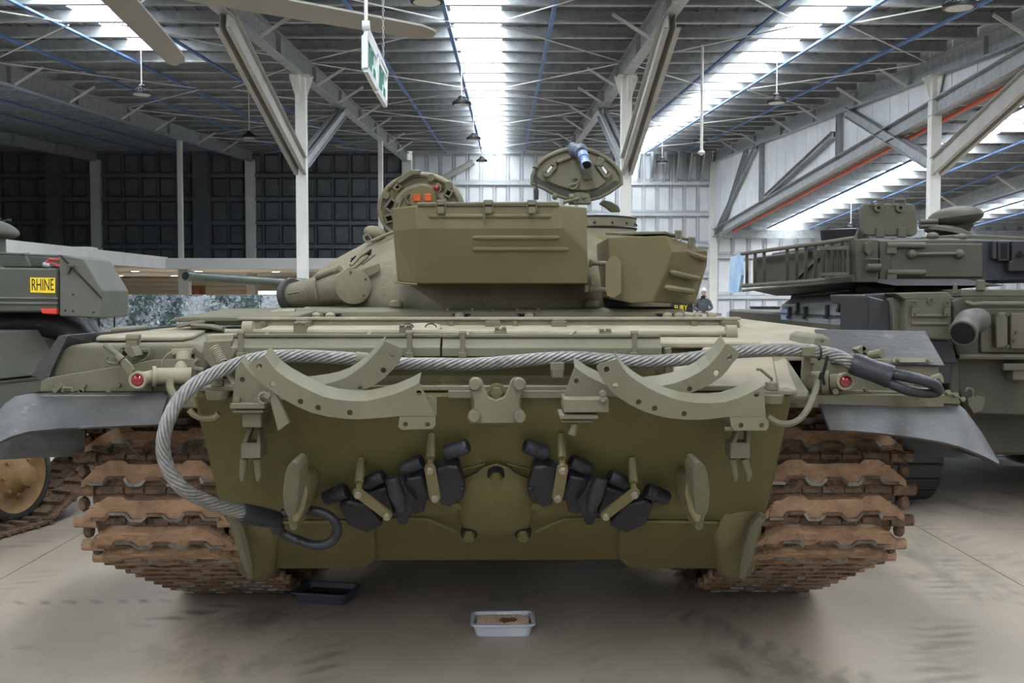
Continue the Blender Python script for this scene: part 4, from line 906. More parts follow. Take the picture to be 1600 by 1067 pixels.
for y in (411.5, 452.5):
    b = MB(); b.cyl(P(923,y,5.5), P(949,y,5.42), .013, .013, 10); b.cyl(P(921,y,5.5), P(924,y,5.5), .022, .022, 10); b.build('mount_rod', M_dusty, RB)
b = MB(); b.pp([(924,431),(930,431),(930,444),(924,444)], 5.45, .02); b.pp([(914,445),(920,445),(920,456),(914,456)], 5.45, .05); b.build('mount_lug', M_olive, RB, smooth=0)
# snorkel tube on the turret's left rear
A, B = P(548,446,6.02), P(457,462,6.35); r = .103
b = MB(); b.loft([(A+(A-B).normalized()*.02, r), (B, r*.74)], 24, caps=True); SN = b.build('snorkel_tube', M_castolive, TANK, smooth=40)
n = V(.18,-1,.08).normalized(); c = P(552,447.5,5.93); b = MB(); b.loft([(c+n*.016, .088), (c+n*.01, .103), (c-n*.12, .105)], 28); b.build('snorkel_end_cap', M_castolive, SN, smooth=40)
b = MB()
for k in range(5): a = 2*math.pi*k/5+.5; b.hexbolt(c+n*.016+V(math.cos(a)*.08,0,math.sin(a)*.08), n, .007, .008)
b.build('cap_bolt', M_black, SN, smooth=0)
n2 = (B-A).normalized(); M_flange = mat('dark_flange', (48,47,42), (60,58,52), .6, scale=8)
b = MB(); b.loft([(B-n2*.02, .104), (B+n2*.0, .108), (B+n2*.02, .108), (B+n2*.022, .095), (B+n2*.005, .08)], 28); b.build('snorkel_flange', M_flange, SN, smooth=40)
b = MB(); b.tube([P(495,433,6.1), P(510,428,6.06), P(528,421,6.02)], .018, 8); b.cyl(P(524,425,6.02), P(532,420,6.0), .022, .022, 8); b.tube([P(495,434,6.1), P(492,440,6.08), P(493,455,6.06), P(494,466,6.05)], .005, 5); b.tube([P(450,459,6.25), P(520,448,6.0)], .006, 5); b.build('snorkel_strap', M_dusty, SN)
b = MB(); b.prism([P(556,424,6.0), P(592,411,5.95), P(594,424,5.95), P(575,433,5.98)], (0,.03,0)); b.tube([P(540,425,6.0), P(556,416,6.05), P(575,400,6.1)], .012, 6); b.build('snorkel_bracket', M_castolive, SN, smooth=0, bevel=.003)
# dome fittings on the left
for pix in ([(549,410),(551,404),(555,400),(553,408)], [(571,402),(574,395),(579,391),(577,400)]):
    b = MB(); b.tube([P(x,y,6.3) for x, y in pix], .01, 6); b.build('grab_hook', M_black, TUR)
b = MB(); b.blob(P(586,364,6.5), (.075,.06,.045), Matrix.Rotation(.25,3,'Y'), 14, 8); b.build('signal_lamp', M_castolive, TUR)
b = MB(); b.tube([P(567,370,6.45), P(575,366,6.45), P(582,376,6.45), P(572,378,6.45), P(567,370,6.45)], .008, 6); b.tube([P(580,377,6.4), P(600,368,6.4), P(616,362,6.4)], .012, 6); b.build('lamp_guard', M_castolive, TUR)
b = MB(); b.tube([P(578,389,6.3), P(560,402,6.25), P(548,415,6.2)], .012, 6); b.tube([P(585,398,6.25), P(565,412,6.2)], .01, 6); b.build('hand_rail', M_castolive, TUR)
for pix in ([(606,480),(608,470),(617,468),(626,470),(628,482)], [(914,480),(916,471),(926,470),(938,470),(938,482)]):
    b = MB(); b.prism([P(x,y,5.72) for x, y in pix], (0,.1,0)); b.build('turret_lug', M_castolive, TUR, smooth=0, bevel=.01)
# commander's hatch: round lid standing up, seen from inside
HC = P(657,326,6.55); tilt = Matrix.Rotation(-.12,3,'Z') @ Matrix.Rotation(.15,3,'X')
def hp(x, y, o=0): return HC + tilt @ V((x)*6.55/1600, -o, (y)*6.55/1600)
b = MB(); b.prism([hp(math.cos(2*math.pi*k/36)*68, math.sin(2*math.pi*k/36)*56) for k in range(36)], tilt @ V(0,.05,0)); LID = b.build('commander_hatch_lid', M_castolive, TANK, smooth=30, bevel=.01, seg=2)
b = MB(); b.tube([hp(math.cos(2*math.pi*k/36)*64, math.sin(2*math.pi*k/36)*52, .012) for k in range(36)], .016, 8, closed=True); b.tube([hp(math.cos(2*math.pi*k/30)*38+2, math.sin(2*math.pi*k/30)*33, .01) for k in range(30)], .03, 8, closed=True); b.build('lid_rim', M_castolive, LID)
b = MB(); b.prism([hp(math.cos(2*math.pi*k/30)*32+2, math.sin(2*math.pi*k/30)*27, .012) for k in range(30)], tilt @ V(0,-.006,0)); b.build('lid_recess', M_olive, LID, smooth=0)
for (x, y, w, h, a) in ((-44,6,17,12,-.9), (-33,34,9,7,-.7), (46,24,9,10,.5), (40,-2,18,16,0), (-48,-14,12,10,-.3)):
    b = MB(); R = tilt @ Matrix.Rotation(a,3,'Y'); s = 6.55/1600
    c = hp(x, y, .014)
    for (dx, dz_, ww, hh) in ((-w/2,0,3,h+3), (w/2,0,3,h+3), (0,h/2,w,3), (0,-h/2,w,3)): b.box(c + R @ V(dx*s,-.014,dz_*s), (ww*s,.03,hh*s), R)
    b.box(c, (w*s,.006,h*s), R, 1); b.build('lid_window', [M_dusty, M_hole], LID, smooth=0, bevel=.002)
b = MB(); R = tilt @ Matrix.Rotation(-.55,3,'Y'); b.box(hp(-20,50,.03), (.12,.05,.035), R); b.box(hp(-4,56,.03), (.06,.05,.03), tilt); b.build('lid_hinge', M_dusty, LID, smooth=0, bevel=.004)
for (x, y) in ((-52,22),(47,36),(20,48),(-40,-2)):
    b = MB(); q = hp(x,y,.016); b.cyl(q, q+tilt @ V(0,-.02,0), .026, .024, 12); b.build('lid_boss', M_dusty, LID)
b = MB(); q = hp(29,32,.05); b.cyl(q+tilt @ V(0,.05,0), q, .032, .03, 14); b.blob(q, (.021,.014,.021), tilt, 12, 6, 1); b.build('warning_lamp', [M_dusty, M_red], LID)
b = MB(); q = hp(7,16,.06); b.prism([q + tilt @ V(math.cos(2*math.pi*k/24)*.085, 0, math.sin(2*math.pi*k/24)*.085) for k in range(24)], tilt @ V(0,.05,0)); sd = b.build('sight_disc', M_olive, LID, smooth=0, bevel=.003)
M_orangeglass = mat('orange_reflector', (176,70,34), (196,92,50), .25, scale=40)
for x in (-1.5, 15.5):
    b = MB(); q = hp(x,18,.066); b.box(q, (.048,.012,.046), tilt); b.build('reflector', M_orangeglass, LID, smooth=0, bevel=.003, label='orange rectangular reflector')
b = MB(); b.tube([hp(-12+math.cos(t)*9, 16+math.sin(t)*8, .03) for t in [k*.5 for k in range(11)]], .008, 6); b.build('lid_handle', M_dusty, LID)
# gunner's side: cupola ring and the big open oval lid
CU = V(P(927,345,6.55).x, 6.75, 0)
zc_ = P(927,338,6.5).z
b = MB(); b.loft([(V(CU.x,CU.y,zc_-.40), .46), (V(CU.x,CU.y,zc_-.22), .345), (V(CU.x,CU.y,zc_-.075), .295), (V(CU.x,CU.y,zc_-.06), .295)], 32); CUP = b.build('cupola', M_castolive, TANK, smooth=50)
b = MB(); b.loft([(V(CU.x,CU.y,zc_-.066), .297), (V(CU.x,CU.y,zc_), .297), (V(CU.x,CU.y,zc_+.004), .28), (V(CU.x,CU.y,zc_-.02), .2)], 32)
b.tube(circ((CU.x,CU.y,zc_), .297, 32, 'z'), .006, 5, closed=True, mi=1); b.tube(circ((CU.x,CU.y,zc_-.066), .299, 32, 'z'), .007, 5, closed=True, mi=1)
for k in range(16): a = 2*math.pi*k/16; b.blob((CU.x+math.cos(a)*.3, CU.y+math.sin(a)*.3, zc_-.04), (.009,.009,.009), None, 6, 4, 1)
b.build('cupola_ring', [M_castolive, M_black], CUP, smooth=40)
HO = [(829,286),(830,275),(833,267),(840,256),(848,248),(858,242),(869,237),(881,233.5),(893,231.5),(906,231),(918,232.5),(929,236),(939.5,241),(951,248),(960.6,256),(967,264),(972,273),(973,287),(953.6,301),(936.7,309.5),(922,313),(907,314),(890,312),(876,308),(862,302),(848,294)]
YH = 6.62
b = MB(); b.pp(HO, YH, .10); GL = b.build('gunner_hatch_lid', M_castolive, TANK, smooth=30, bevel=.012, seg=2)
def sc(q, k, cx=901, cy=272): return [(cx+(x-cx)*k, cy+(y-cy)*k) for x, y in q]
b = MB(); b.prism([P(x,y,YH-.012) for x, y in HO[:18]] , (0,.02,0)) if False else None
rim = [P(x,y,YH-.008) for x, y in sc(HO, .97)]; b.tube(rim, .014, 7, closed=True); b.build('lid_rim', M_dusty, GL)
M_seal = mat('dark_rubber_seal', (52,52,46), (64,64,56), .7, scale=9)
b = MB(); lo_ = [(831,285),(848,294),(862,302),(876,308),(890,312),(907,314),(922,313),(936.7,309.5),(953.6,301),(972,287),(962,281),(950,290),(936,297.5),(922,300),(905,300),(885,297),(865,291),(850,283),(838,275)]
b.prism([P(x,y,YH-.02) for x, y in lo_], (0,.03,0)); b.build('lid_seal', M_seal, GL, smooth=0, bevel=.006)
b = MB(); pn = [(852,281),(870,262),(874,252),(893,247),(905,246),(922,262),(930,262),(949,284),(935,294),(920,297.5),(903,297.5),(885,294.5),(866,288.5)]; b.prism([P(x,y,YH-.028) for x, y in pn], (0,.03,0)); b.build('lid_liner', M_dusty, GL, smooth=0, bevel=.006)
for q in ([(848,270),(861,254),(869,259),(856,275)], [(934,259),(942,255),(955,270),(947,277)]):
    b = MB(); c = [sum(v)/4 for v in zip(*q)]
    for k in range(4):
        p, r_ = P(*q[k], YH-.04), P(*q[(k+1) % 4], YH-.04); b.beam(p, r_, .022, .018, (0,1,0))
    b.prism([P(x,y,YH-.034) for x, y in q], (0,.02,0), 1); b.prism([P(c[0]+(x-c[0])*.5, c[1]+(y-c[1])*.7, YH-.04) for x, y in q], (0,.01,0), 2); b.build('vision_block', [M_dusty, M_hole, M_foil], GL, smooth=0, bevel=.002)
b = MB(); b.prism([P(x,y,YH-.05) for x, y in ((868,251),(891,243),(894,247),(871,255))], (0,.06,0)); b.prism([P(x,y,YH-.045) for x, y in ((929,258),(934,244),(943,247),(946,251),(936,260))], (0,.05,0)); b.build('lid_pad', M_dusty, GL, smooth=0, bevel=.004)
b = MB(); b.tube(smooth_path([P(x,y,YH-.045) for x, y in ((905,285),(899,294),(893,295),(889,291),(893,288),(900,287),(904,281),(899,277),(894,280))], 4), .007, 6); b.cyl(P(916,276,YH-.03), P(916,276,YH-.06), .02, .018, 10); b.prism([P(x,y,YH-.04) for x, y in ((908,263),(920,263),(926,278),(918,281),(911,277))], (0,.02,0)); b.build('lid_catch', M_dusty, GL, bevel=.002)
M_bluegrey = mat('blue_grey_sleeve', (74,78,92), (92,98,114), .6, scale=12); M_paleblue = mat('pale_blue_plastic', (128,146,186), (150,168,204), .4, scale=8)
b = MB(); b.loft([(P(898,236,YH-.03), .045), (P(907,236,YH-.07), .05), (P(908,240,YH-.12), .042)], 14); b.blob(P(896,233,YH), (.04,.05,.045), None, 10, 6)
b.loft([(P(910,240,YH-.13), .032), (P(912,247,YH-.16), .034)], 12, 1); b.loft([(P(912,247,YH-.16), .026), (P(914,251,YH-.18), .026)], 12, 1); b.loft([(P(914,250,YH-.18), .024), (P(916,258,YH-.21), .036)], 12, 1)
b.loft([(P(916,258,YH-.21), .032), (P(916,258.6,YH-.212), .03)], 12, 2); b.build('dome_light', [M_bluegrey, M_paleblue, M_hole], GL, smooth=40, label='blue grey swivelling fitting at the top of the lid')
b = MB(); b.pp([(889,304),(905,300),(921,303),(924,318),(890,318)], YH-.09, .10); b.cyl(P(889,308,YH-.11), P(897,308,YH-.11), .022, .022, 10); b.cyl(P(880,316,YH-.12), P(905,310,YH-.12), .012, .012, 8); b.blob(P(867,307,YH-.1), (.02,.02,.022), None, 8, 6); b.tube([P(880,318,YH-.12), P(893,312,YH-.12), P(900,318,YH-.12)], .01, 6); b.hexbolt(P(912,308,YH-.09), (0,-1,0), .014, .012); b.build('lid_hinge', M_dusty, TANK, smooth=30, bevel=.003)
b = MB(); b.prism([P(x,y,6.8) for x, y in ((936,318),(942,312),(955,315),(967,322),(970,331),(955,331),(945,323))], (0,.05,0)); b.build('inner_flap', M_dusty, CUP, smooth=0, bevel=.006)
b = MB(); b.loft([(P(838,312,6.2), .014), (P(838,298,6.2), .016), (P(838,293,6.2), .008), (P(837.5,262,6.2), .007)], 10); b.cyl(P(832,261.5,6.2), P(842,262,6.2), .006, .006, 6); b.build('aerial_stub', M_black, TUR)
# ================================================================== TOW CABLE
CAB = thing('tow_cable', 'grey steel wire tow cable draped across the rear of the olive tank', 'cable', tuple(P(700,570,3.86)))
cp = [(1336,573,3.86),(1322,563,3.87),(1300,554,3.88),(1262,548,3.88),(1215,546.5,3.89),(1160,549,3.90),(1120,554,3.90),(1070,561,3.90),(1010,565,3.89),(950,562,3.90),(905,559,3.90),(862,560,3.90),(800,565,3.90),(740,569,3.90),(690,569,3.90),(640,569,3.90),(600,567,3.90),(560,562,3.89),(510,558,3.88),(470,556.5,3.87),(430,557,3.84),(400,561,3.80),(368,570,3.74),(330,586,3.68),(300,604,3.62),(275,632,3.58),(259,668,3.55),(255,705,3.55),(266,738,3.56),(287,764,3.58),(318,781,3.66),(350,793,3.74),(386,803,3.82)]
path = smooth_path([P(*q) for q in cp], 14)
b = MB(); N = len(path); x = None; strands = [[] for _ in range(9)]; R0 = .0185; L = 0
for i, p in enumerate(path):
    d = (path[min(i+1, N-1)]-path[max(i-1, 0)]).normalized()
    if x is None: x = d.cross(V(0,0,1)).normalized()
    else: x = (x-d*x.dot(d)).normalized(); L += (p-path[i-1]).length
    y = d.cross(x)
    for k in range(9):
        a = 2*math.pi*k/9 - L*2*math.pi/.26; strands[k].append(p+(x*math.cos(a)+y*math.sin(a))*R0)
for st in strands: b.tube(st, .0075, 6)
b.tube(path, .015, 6); b.build('wire_rope', M_wire, CAB, smooth=80)
b = MB(); A, B = P(376,801,3.80), P(433,812,3.95); d = (B-A).normalized(); b.loft([(A,.034),(A+d*.02,.038),(A+d*.1,.038),(B,.033)], 16)
lp_ = smooth_path([P(*q) for q in ((428,810,3.96),(434,825,3.98),(446,836,4.0),(470,846,4.0),(490,852,4.0),(508,851,4.0),(522,842,4.0),(527,826,3.99),(520,811,3.98),(503,801,3.98),(485,798,3.98),(466,797,3.98),(440,803,3.97))], 6)
b.tube(lp_, [.028 if i < 8 else .0195 for i in range(len(lp_))], 10); b.build('cable_eye', M_blacksteel, CAB, smooth=60, label='black painted cable eye hooked on the left tow hook')
b = MB(); A, B = P(1330,567,3.86), P(1392,589,3.82); d = (B-A).normalized(); b.loft([(A,.038),(A+d*.015,.042),(A+d*.09,.041),(A+d*.15,.045),(B,.034)], 16)
up_ = smooth_path([P(*q) for q in ((1385,583,3.82),(1405,586,3.80),(1430,591,3.79),(1450,597,3.79),(1462,603,3.80),(1467,612,3.82))], 6); lw = smooth_path([P(*q) for q in ((1380,592,3.82),(1398,602,3.80),(1415,609,3.80),(1435,613,3.81),(1455,614,3.82),(1466,612,3.82))], 6)
b.tube(up_, .021, 10); b.tube(lw, .019, 10); b.build('cable_eye', M_blacksteel, CAB, smooth=60, label='black painted cable eye resting on the right fender')
b = MB(); b.cyl(P(1458,594,3.86), P(1471,590,3.84), .02, .02, 10); b.pp([(1428,596),(1441,596),(1443,619),(1428,619)], 3.86, .03); b.build('eye_pin', M_dusty, TANK)
b = MB(); b.tube([path[36]+V(math.cos(t)*.001,math.cos(t)*.03,math.sin(t)*.03) for t in [k*.6 for k in range(11)]], .004, 5, closed=True); b.tube([P(1293,556,3.85), P(1290,570,3.86), P(1285,588,3.88), P(1288,600,3.9)], .006, 6); b.build('tie', M_black, CAB)
for (x, y, Y) in ((871,571,3.862),):
    b = MB(); b.pp([(860,566),(882,566),(882,580),(860,580)], Y-.03, .012); b.bb(P(862,572,Y).x, P(880,572,Y).x, Y-.03, Y+.1, P(871,590,Y).z, P(871,578,Y).z); b.build('cable_clip', M_dusty, TANK, smooth=0, bevel=.003)
b = MB(); q = P(566,561,3.89); b.loft([(P(556,561,3.885), .029), (P(575,563,3.89), .029)], 14); b.build('cable_sleeve', M_dusty, CAB)
# ================================================================== trays on the floor
def tray(name, label, c, yaw, w, d, h, m, flare=.012, lip=.012, t=.004):
    T = thing(name, label, 'tray', (c[0], c[1], 0)); R = Matrix.Rotation(yaw, 3, 'Z')
    def ring(hw, hd, z, r=.03):
        o = []
        for sx, sy, a0 in ((1,1,0),(-1,1,.5),(-1,-1,1),(1,-1,1.5)):
            for k in range(4):
                a = (a0+k/6)*math.pi; o.append(V(c[0],c[1],0) + R @ V(sx*(hw-r)+math.cos(a)*r, sy*(hd-r)+math.sin(a)*r, z))
        return o
    rings = [ring(w/2-flare-t, d/2-flare-t, .006), ring(w/2-t, d/2-t, h-.002), ring(w/2, d/2, h+.002), ring(w/2+lip, d/2+lip, h), ring(w/2+lip, d/2+lip, h-.008), ring(w/2, d/2, h-.008), ring(w/2-flare, d/2-flare, .001)]
    b = MB(); b.grid([r+[r[0]] for r in rings]); n = 16; b.add(rings[0], [tuple(range(n))]); b.add(rings[-1], [tuple(range(n))[::-1]])
    b.build('body', m, T, smooth=30); return T, ring
M_clear = mat('cloudy_clear_plastic', (190,196,206), (206,210,216), .25, scale=5, spec=.6)
nb = M_clear.node_tree.nodes['Principled BSDF']; nb.inputs['Transmission Weight'].default_value = .25; nb.inputs['Alpha'].default_value = 1
M_gran = mat('tan_absorbent_granules', (176,148,122), (206,182,158), .9, scale=90, bump=.4, bscale=140)
M_oil = mat('oil_soaked_granules', (92,62,38), (116,82,54), .6, scale=80, bump=.4, bscale=140)
pl = PZ(739,955,.06); pr_ = PZ(831,953.5,.06); fl = PZ(737,978,.06); fr_ = PZ(835,977.5,.06)
c = (pl+pr_+fl+fr_)/4; T, ring = tray('drip_tray', 'clear plastic tray of tan absorbent granules on the floor under the tank', (c.x, c.y), .01, .285, .2, .062, M_clear)
rnd = random.Random(2); b = MB(); o = ring(.128, .086, .04); b.prism(o, (0,0,.006))
for k in range(900):
    x, y = rnd.uniform(-.122,.122), rnd.uniform(-.08,.08); wet = ((x-.022)/.045)**2+((y-.0)/.035)**2 < 1+rnd.uniform(-.3,.3)
    p = V(c.x+x, c.y+y, .047+rnd.uniform(0,.004)); r = rnd.uniform(.0035,.006); b.box(p, (r*1.6,r*1.4,r*1.2), Matrix.Rotation(rnd.uniform(0,3),3,'Z') @ Matrix.Rotation(rnd.uniform(0,1),3,'X'), 1 if wet else 0)
b.build('granules', [M_gran, M_oil], T, smooth=0, kind='stuff')
M_dtray = mat('dark_grey_plastic', (60,62,70), (72,74,82), .45, scale=6)
c = (PZ(461,925,.06)+PZ(561,912,.06))/2; T, ring = tray('drip_tray', 'dark plastic tray of black oil beside the left track', (c.x-.005, c.y+.0), -.22, .29, .22, .06, M_dtray)
b = MB(); o = ring(.125, .09, .03); b.prism(o, (0,0,.004)); b.build('waste_oil', mat('black_oil', (22,20,14), rough=.12, spec=.6), T, smooth=0)
# ================================================================== LEFT VEHICLE (number plate on its stowage bin)
M_lv = mat('dark_green_grey_paint', (70,71,63), (80,81,72), .55, scale=2, bump=.04, bscale=50)
M_lv2 = mat('dusty_green_grey_paint', (84,85,76), (96,96,86), .6, scale=2, bump=.04, bscale=50)
M_wheel = mat('clay_dusted_wheel', (128,100,66), (150,122,84), .85, scale=6, bump=.2, bscale=30)
LA = V(-3.36, 7.04, 0); ld = V(.31, .951, 0).normalized(); lnrm = V(ld.y, -ld.x, 0)
LV = thing('armoured_vehicle', 'dark green armoured vehicle with a yellow RHINE plate at the left edge', 'tank', tuple(LA+ld*1.5-lnrm*1.2))
def lq(t, o, z): return LA + ld*t + lnrm*o + V(0,0,z)
def lbox(b, t0, t1, o0, o1, z0, z1): b.prism([lq(t0,o0,z0), lq(t1,o0,z0), lq(t1,o1,z0), lq(t0,o1,z0)], (0,0,z1-z0))
b = MB(); b.prism([lq(-4.5,-.42,.42), lq(-4.7,-.42,.8), lq(-4.5,-.42,1.3), lq(-1.8,-.42,1.3), lq(1.0,-.42,1.3), lq(1.2,-.42,.9), lq(.8,-.42,.42)], -lnrm*2.2); b.build('hull', M_lv, LV, smooth=0, bevel=.02)
b = MB(); b.prism([lq(-1.9,-.0,.80), lq(-1.9,-.0,1.02), lq(.55,0,1.04), lq(.5,0,.80)], -lnrm*.5); b.build('side_plate', M_lv2, LV, smooth=0, bevel=.008)
b = MB(); b.prism([lq(-1.9,-.03,1.04), lq(-1.9,-.08,1.36), lq(.3,-.08,1.37), lq(.5,-.03,1.05)], -lnrm*.5); b.build('side_plate', M_lv2, LV, smooth=0, bevel=.008)
b = MB(); lbox(b, -1.9, .54, -.02, .012, 1.025, 1.04); b.build('seam_rail', M_lv, LV, smooth=0)
b = MB(); A = P(60,517,7.4); q = [P(x,y,7.7) for x, y in ((-40,510),(40,503),(75,505),(95,508),(118,520),(150,540))]
b.tube(q, [.09,.1,.11,.12,.12,.06], 10); b.tube([P(x,y,8.0) for x, y in ((92,503),(110,508),(140,516),(152,530))], [.06,.08,.09,.05], 10); b.build('rolled_tarpaulin', M_rubber, LV, smooth=60)
for t, nm, cz in ((.05,0,.365),(-.78,1,.365),(-1.6,2,.365),(.98,3,.62)):
    o = .0; c = lq(t, o-.06, cz); b = MB()
    b.loft([(c-lnrm*.22, .315), (c+lnrm*.0, .32), (c+lnrm*.012, .30), (c+lnrm*.012, .265)], 32, 0, caps=False, ax=lnrm); b.loft([(c-lnrm*.05, .268), (c+lnrm*.004, .266), (c-lnrm*.03, .22), (c-lnrm*.035, .16), (c+lnrm*.02, .11), (c+lnrm*.05, .085), (c+lnrm*.10, .07), (c+lnrm*.11, .05)], 28, 1, ax=lnrm)
    w = b.build('road_wheel', [M_rubber, M_wheel], LV, smooth=40)
    u = ld; v_ = V(0,0,1)
    for k in range(8): a = 2*math.pi*k/8; b = MB(); b.hexbolt(c+lnrm*.0+(u*math.cos(a)+v_*math.sin(a))*.135, lnrm, .015, .025); b.build('wheel_nut', M_wheel, w, smooth=0)
TRK = thing('track', None, None, tuple(lq(1.5,-.2,0))); TRK.parent = LV; TRK.matrix_parent_inverse = wm(LV).inverted()
b = MB(); b.prism([(-.25,-.07,0),(.25,-.07,0),(.28,-.03,0),(.28,.03,0),(.25,.07,0),(-.25,.07,0),(-.28,.03,0),(-.28,-.03,0)], (0,0,.02)); b.bb(-.24,-.06,-.03,.02,.02,.05); b.bb(.06,.24,-.03,.02,.02,.05); b.bb(-.2,-.1,.03,.08,-.02,.03); b.bb(.1,.2,.03,.08,-.02,.03); b.bb(-.05,.05,-.1,-.04,-.02,.03); b.cyl((-.29,.065,.005),(.29,.065,.005),.016,.016,8)
me, cc = b.mesh('track_shoe', M_mud2, 30)
for i in range(34):
    t = -3.4+i*.13; z = .012; a = 0
    if t > .15:
        a = math.radians(24); t = .15+(t-.15)*math.cos(a); z = .012+(t-.15)*math.tan(a)
    T = ld*math.cos(a)+V(0,0,math.sin(a)); Nn = lnrm.cross(T)
    M = Matrix((lnrm, T, Nn)).transposed().to_4x4(); M.translation = lq(t, -.17, z)+M.to_3x3() @ cc; put('track_shoe', me, None, TRK, mat=M)
b = MB(); lbox(b, -3, .9, -.45, -.03, .76, .80); b.build('guard_shelf', M_lv, LV, smooth=0)
# turret bustle and stowage bin facing us
YB = 7.2
b = MB(); b.pp([(-160,416),(88,419),(91,424),(91,488),(-160,487)], YB, .45); BN = b.build('stowage_bin', M_lv, LV, smooth=0, bevel=.012)
b = MB()
for y in (465.5, 473.5): b.cyl(P(-160,y-1,YB-.004), P(91,y+1,YB-.004), .010, .010, 6)
b.build('bin_rib', M_lv2, BN)
b = MB(); b.pp([(93,399),(96,398),(131,405),(160,454),(159,497),(93,494)], YB-.02, .5); SP = b.build('side_bin', M_lv2, LV, smooth=0, bevel=.008)
b = MB(); b.beam(P(94,399,YB-.024), P(159,466,YB-.024), .012, .012); b.build('lid_edge', M_black, SP, smooth=0)
b = MB(); p = P(110,415,YB-.03); b.beam(p, P(105,428,YB-.03), .03, .02); b.cyl(P(107,415,YB-.04), P(115,416,YB-.04), .012, .012, 8); b.build('lid_latch', M_lv, SP, smooth=0)
b = MB()
for x, y in ((114,460),(102,485),(114,486),(146,488)): b.hexbolt(P(x,y,YB-.02), (0,-1,0), .008, .006)
b.build('bolt', M_black, SP, smooth=0)
pl_ = [(47,433.5),(86,434),(86,458),(47.5,457)]
b = MB(); b.prism([P(x,y,YB-.006) for x, y in pl_], (0,.006,0)); NP = b.build('number_plate', mat('yellow_plate', (244,206,30), rough=.4), LV, smooth=0, label='yellow plate lettered RHINE')
Mx = Matrix(((1,0,0,0),(0,0,-1,0),(0,1,0,0),(0,0,0,1))); q = P(66.5,445.8,YB-.007); text_part('lettering', 'RHINE', .118, M_black, NP, Matrix.Translation(q) @ Mx, .001, .47)
b = MB(); b.pp([(62,482),(88,482.5),(88,491),(66,490)], YB-.03, .1); b.build('tail_reflector', M_redpaint, LV, smooth=0, bevel=.004)
b = MB(); b.pp([(-160,388),(40,396),(91,400),(91,420),(-160,420)], 7.62, .9); b.build('turret', M_lv, LV, smooth=0, bevel=.02)
b = MB(); b.tube([P(0,396,7.5), P(30,397,7.5), P(45,397,7.5)], .01, 6); b.tube([P(40,398,7.45), P(92,400,7.3)], .01, 6); b.pp([(28,398),(38,398),(45,416),(36,416)], 7.5, .05); b.build('turret_rail', M_lv, LV)
b = MB(); b.tube([P(72,410,7.3), P(78,405,7.3), P(93,406,7.25)], .008, 6); b.tube([P(74,410,7.3), P(84,412,7.3), P(94,416,7.25)], .008, 6); b.build('red_strap', mat('red_cord', (190,60,60), rough=.6), LV)
b = MB(); b.cyl(P(68,413,7.3), P(79,415,7.3), .018, .018, 8); b.build('shackle', M_galv, LV)
c = P(-14,356,7.7); b = MB(); b.blob(c, (.20,.20,.07), Matrix.Rotation(.25,3,'Y'), 24, 10); b.loft([(c+V(-.02,0,-.25), .14), (c+V(0,0,-.16), .10), (c+V(0,0,-.06), .10)], 20); b.loft([(c+V(-.05,0,-.36), .26), (c+V(-.05,0,-.3), .2), (c+V(-.05,0,-.24), .15)], 20); b.build('mushroom_vent', M_lv2, LV, smooth=50)
c2 = c+V(0,0,.01)
for k in range(10): a = 2*math.pi*k/10; b = MB(); b.hexbolt(c2+V(math.cos(a)*.13,math.sin(a)*.13,.045), (0,0,1), .012, .015); b.build('vent_bolt', M_black, LV, smooth=0)
# black filler painting the shade of the gap under the turret
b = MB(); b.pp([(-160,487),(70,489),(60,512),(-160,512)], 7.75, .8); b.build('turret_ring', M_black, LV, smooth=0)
# ================================================================== RIGHT VEHICLE
M_rv = mat('brown_green_paint', (62,60,50), (74,71,60), .6, scale=2, bump=.04, bscale=50)
M_rv2 = mat('dusty_brown_green_paint', (78,75,63), (90,86,73), .65, scale=3)
def camo(name, a, c_, x0):
    m = mat(name, a, None, .55); nt = m.node_tree; N, L = nt.nodes, nt.links; bs = N['Principled BSDF']
    g = N.new('ShaderNodeNewGeometry'); s = N.new('ShaderNodeSeparateXYZ'); L.new(g.outputs['Position'], s.inputs[0]); n = N.new('ShaderNodeTexNoise'); n.inputs['Scale'].default_value = 1.4; L.new(g.outputs['Position'], n.inputs['Vector'])
    k = N.new('ShaderNodeMath'); k.operation = 'MULTIPLY_ADD'; L.new(n.outputs[0], k.inputs[0]); k.inputs[1].default_value = 1.2; L.new(s.outputs[0], k.inputs[2])
    r = N.new('ShaderNodeMapRange'); L.new(k.outputs[0], r.inputs[0]); r.inputs[1].default_value = x0-.03; r.inputs[2].default_value = x0+.06
    mx = N.new('ShaderNodeMix'); mx.data_type = 'RGBA'; L.new(r.outputs[0], mx.inputs[0]); mx.inputs[6].default_value = srgb(*a); mx.inputs[7].default_value = srgb(*c_); L.new(mx.outputs[2], bs.inputs['Base Color']); return m
M_tcamo = camo('turret_camouflage', (70,68,57), (44,46,52), 4.05)
M_darkblue = mat('blue_black_camouflage', (38,38,40), (48,48,50), .5, scale=2)
M_bluebin = mat('blue_grey_bin_paint', (118,122,124), (130,134,134), .4, scale=3)
RV = thing('armoured_vehicle', 'grey green tank with a bustle basket and raised square hatch at the right', 'tank', (4.3, 9.2, 0))
YT = 7.5
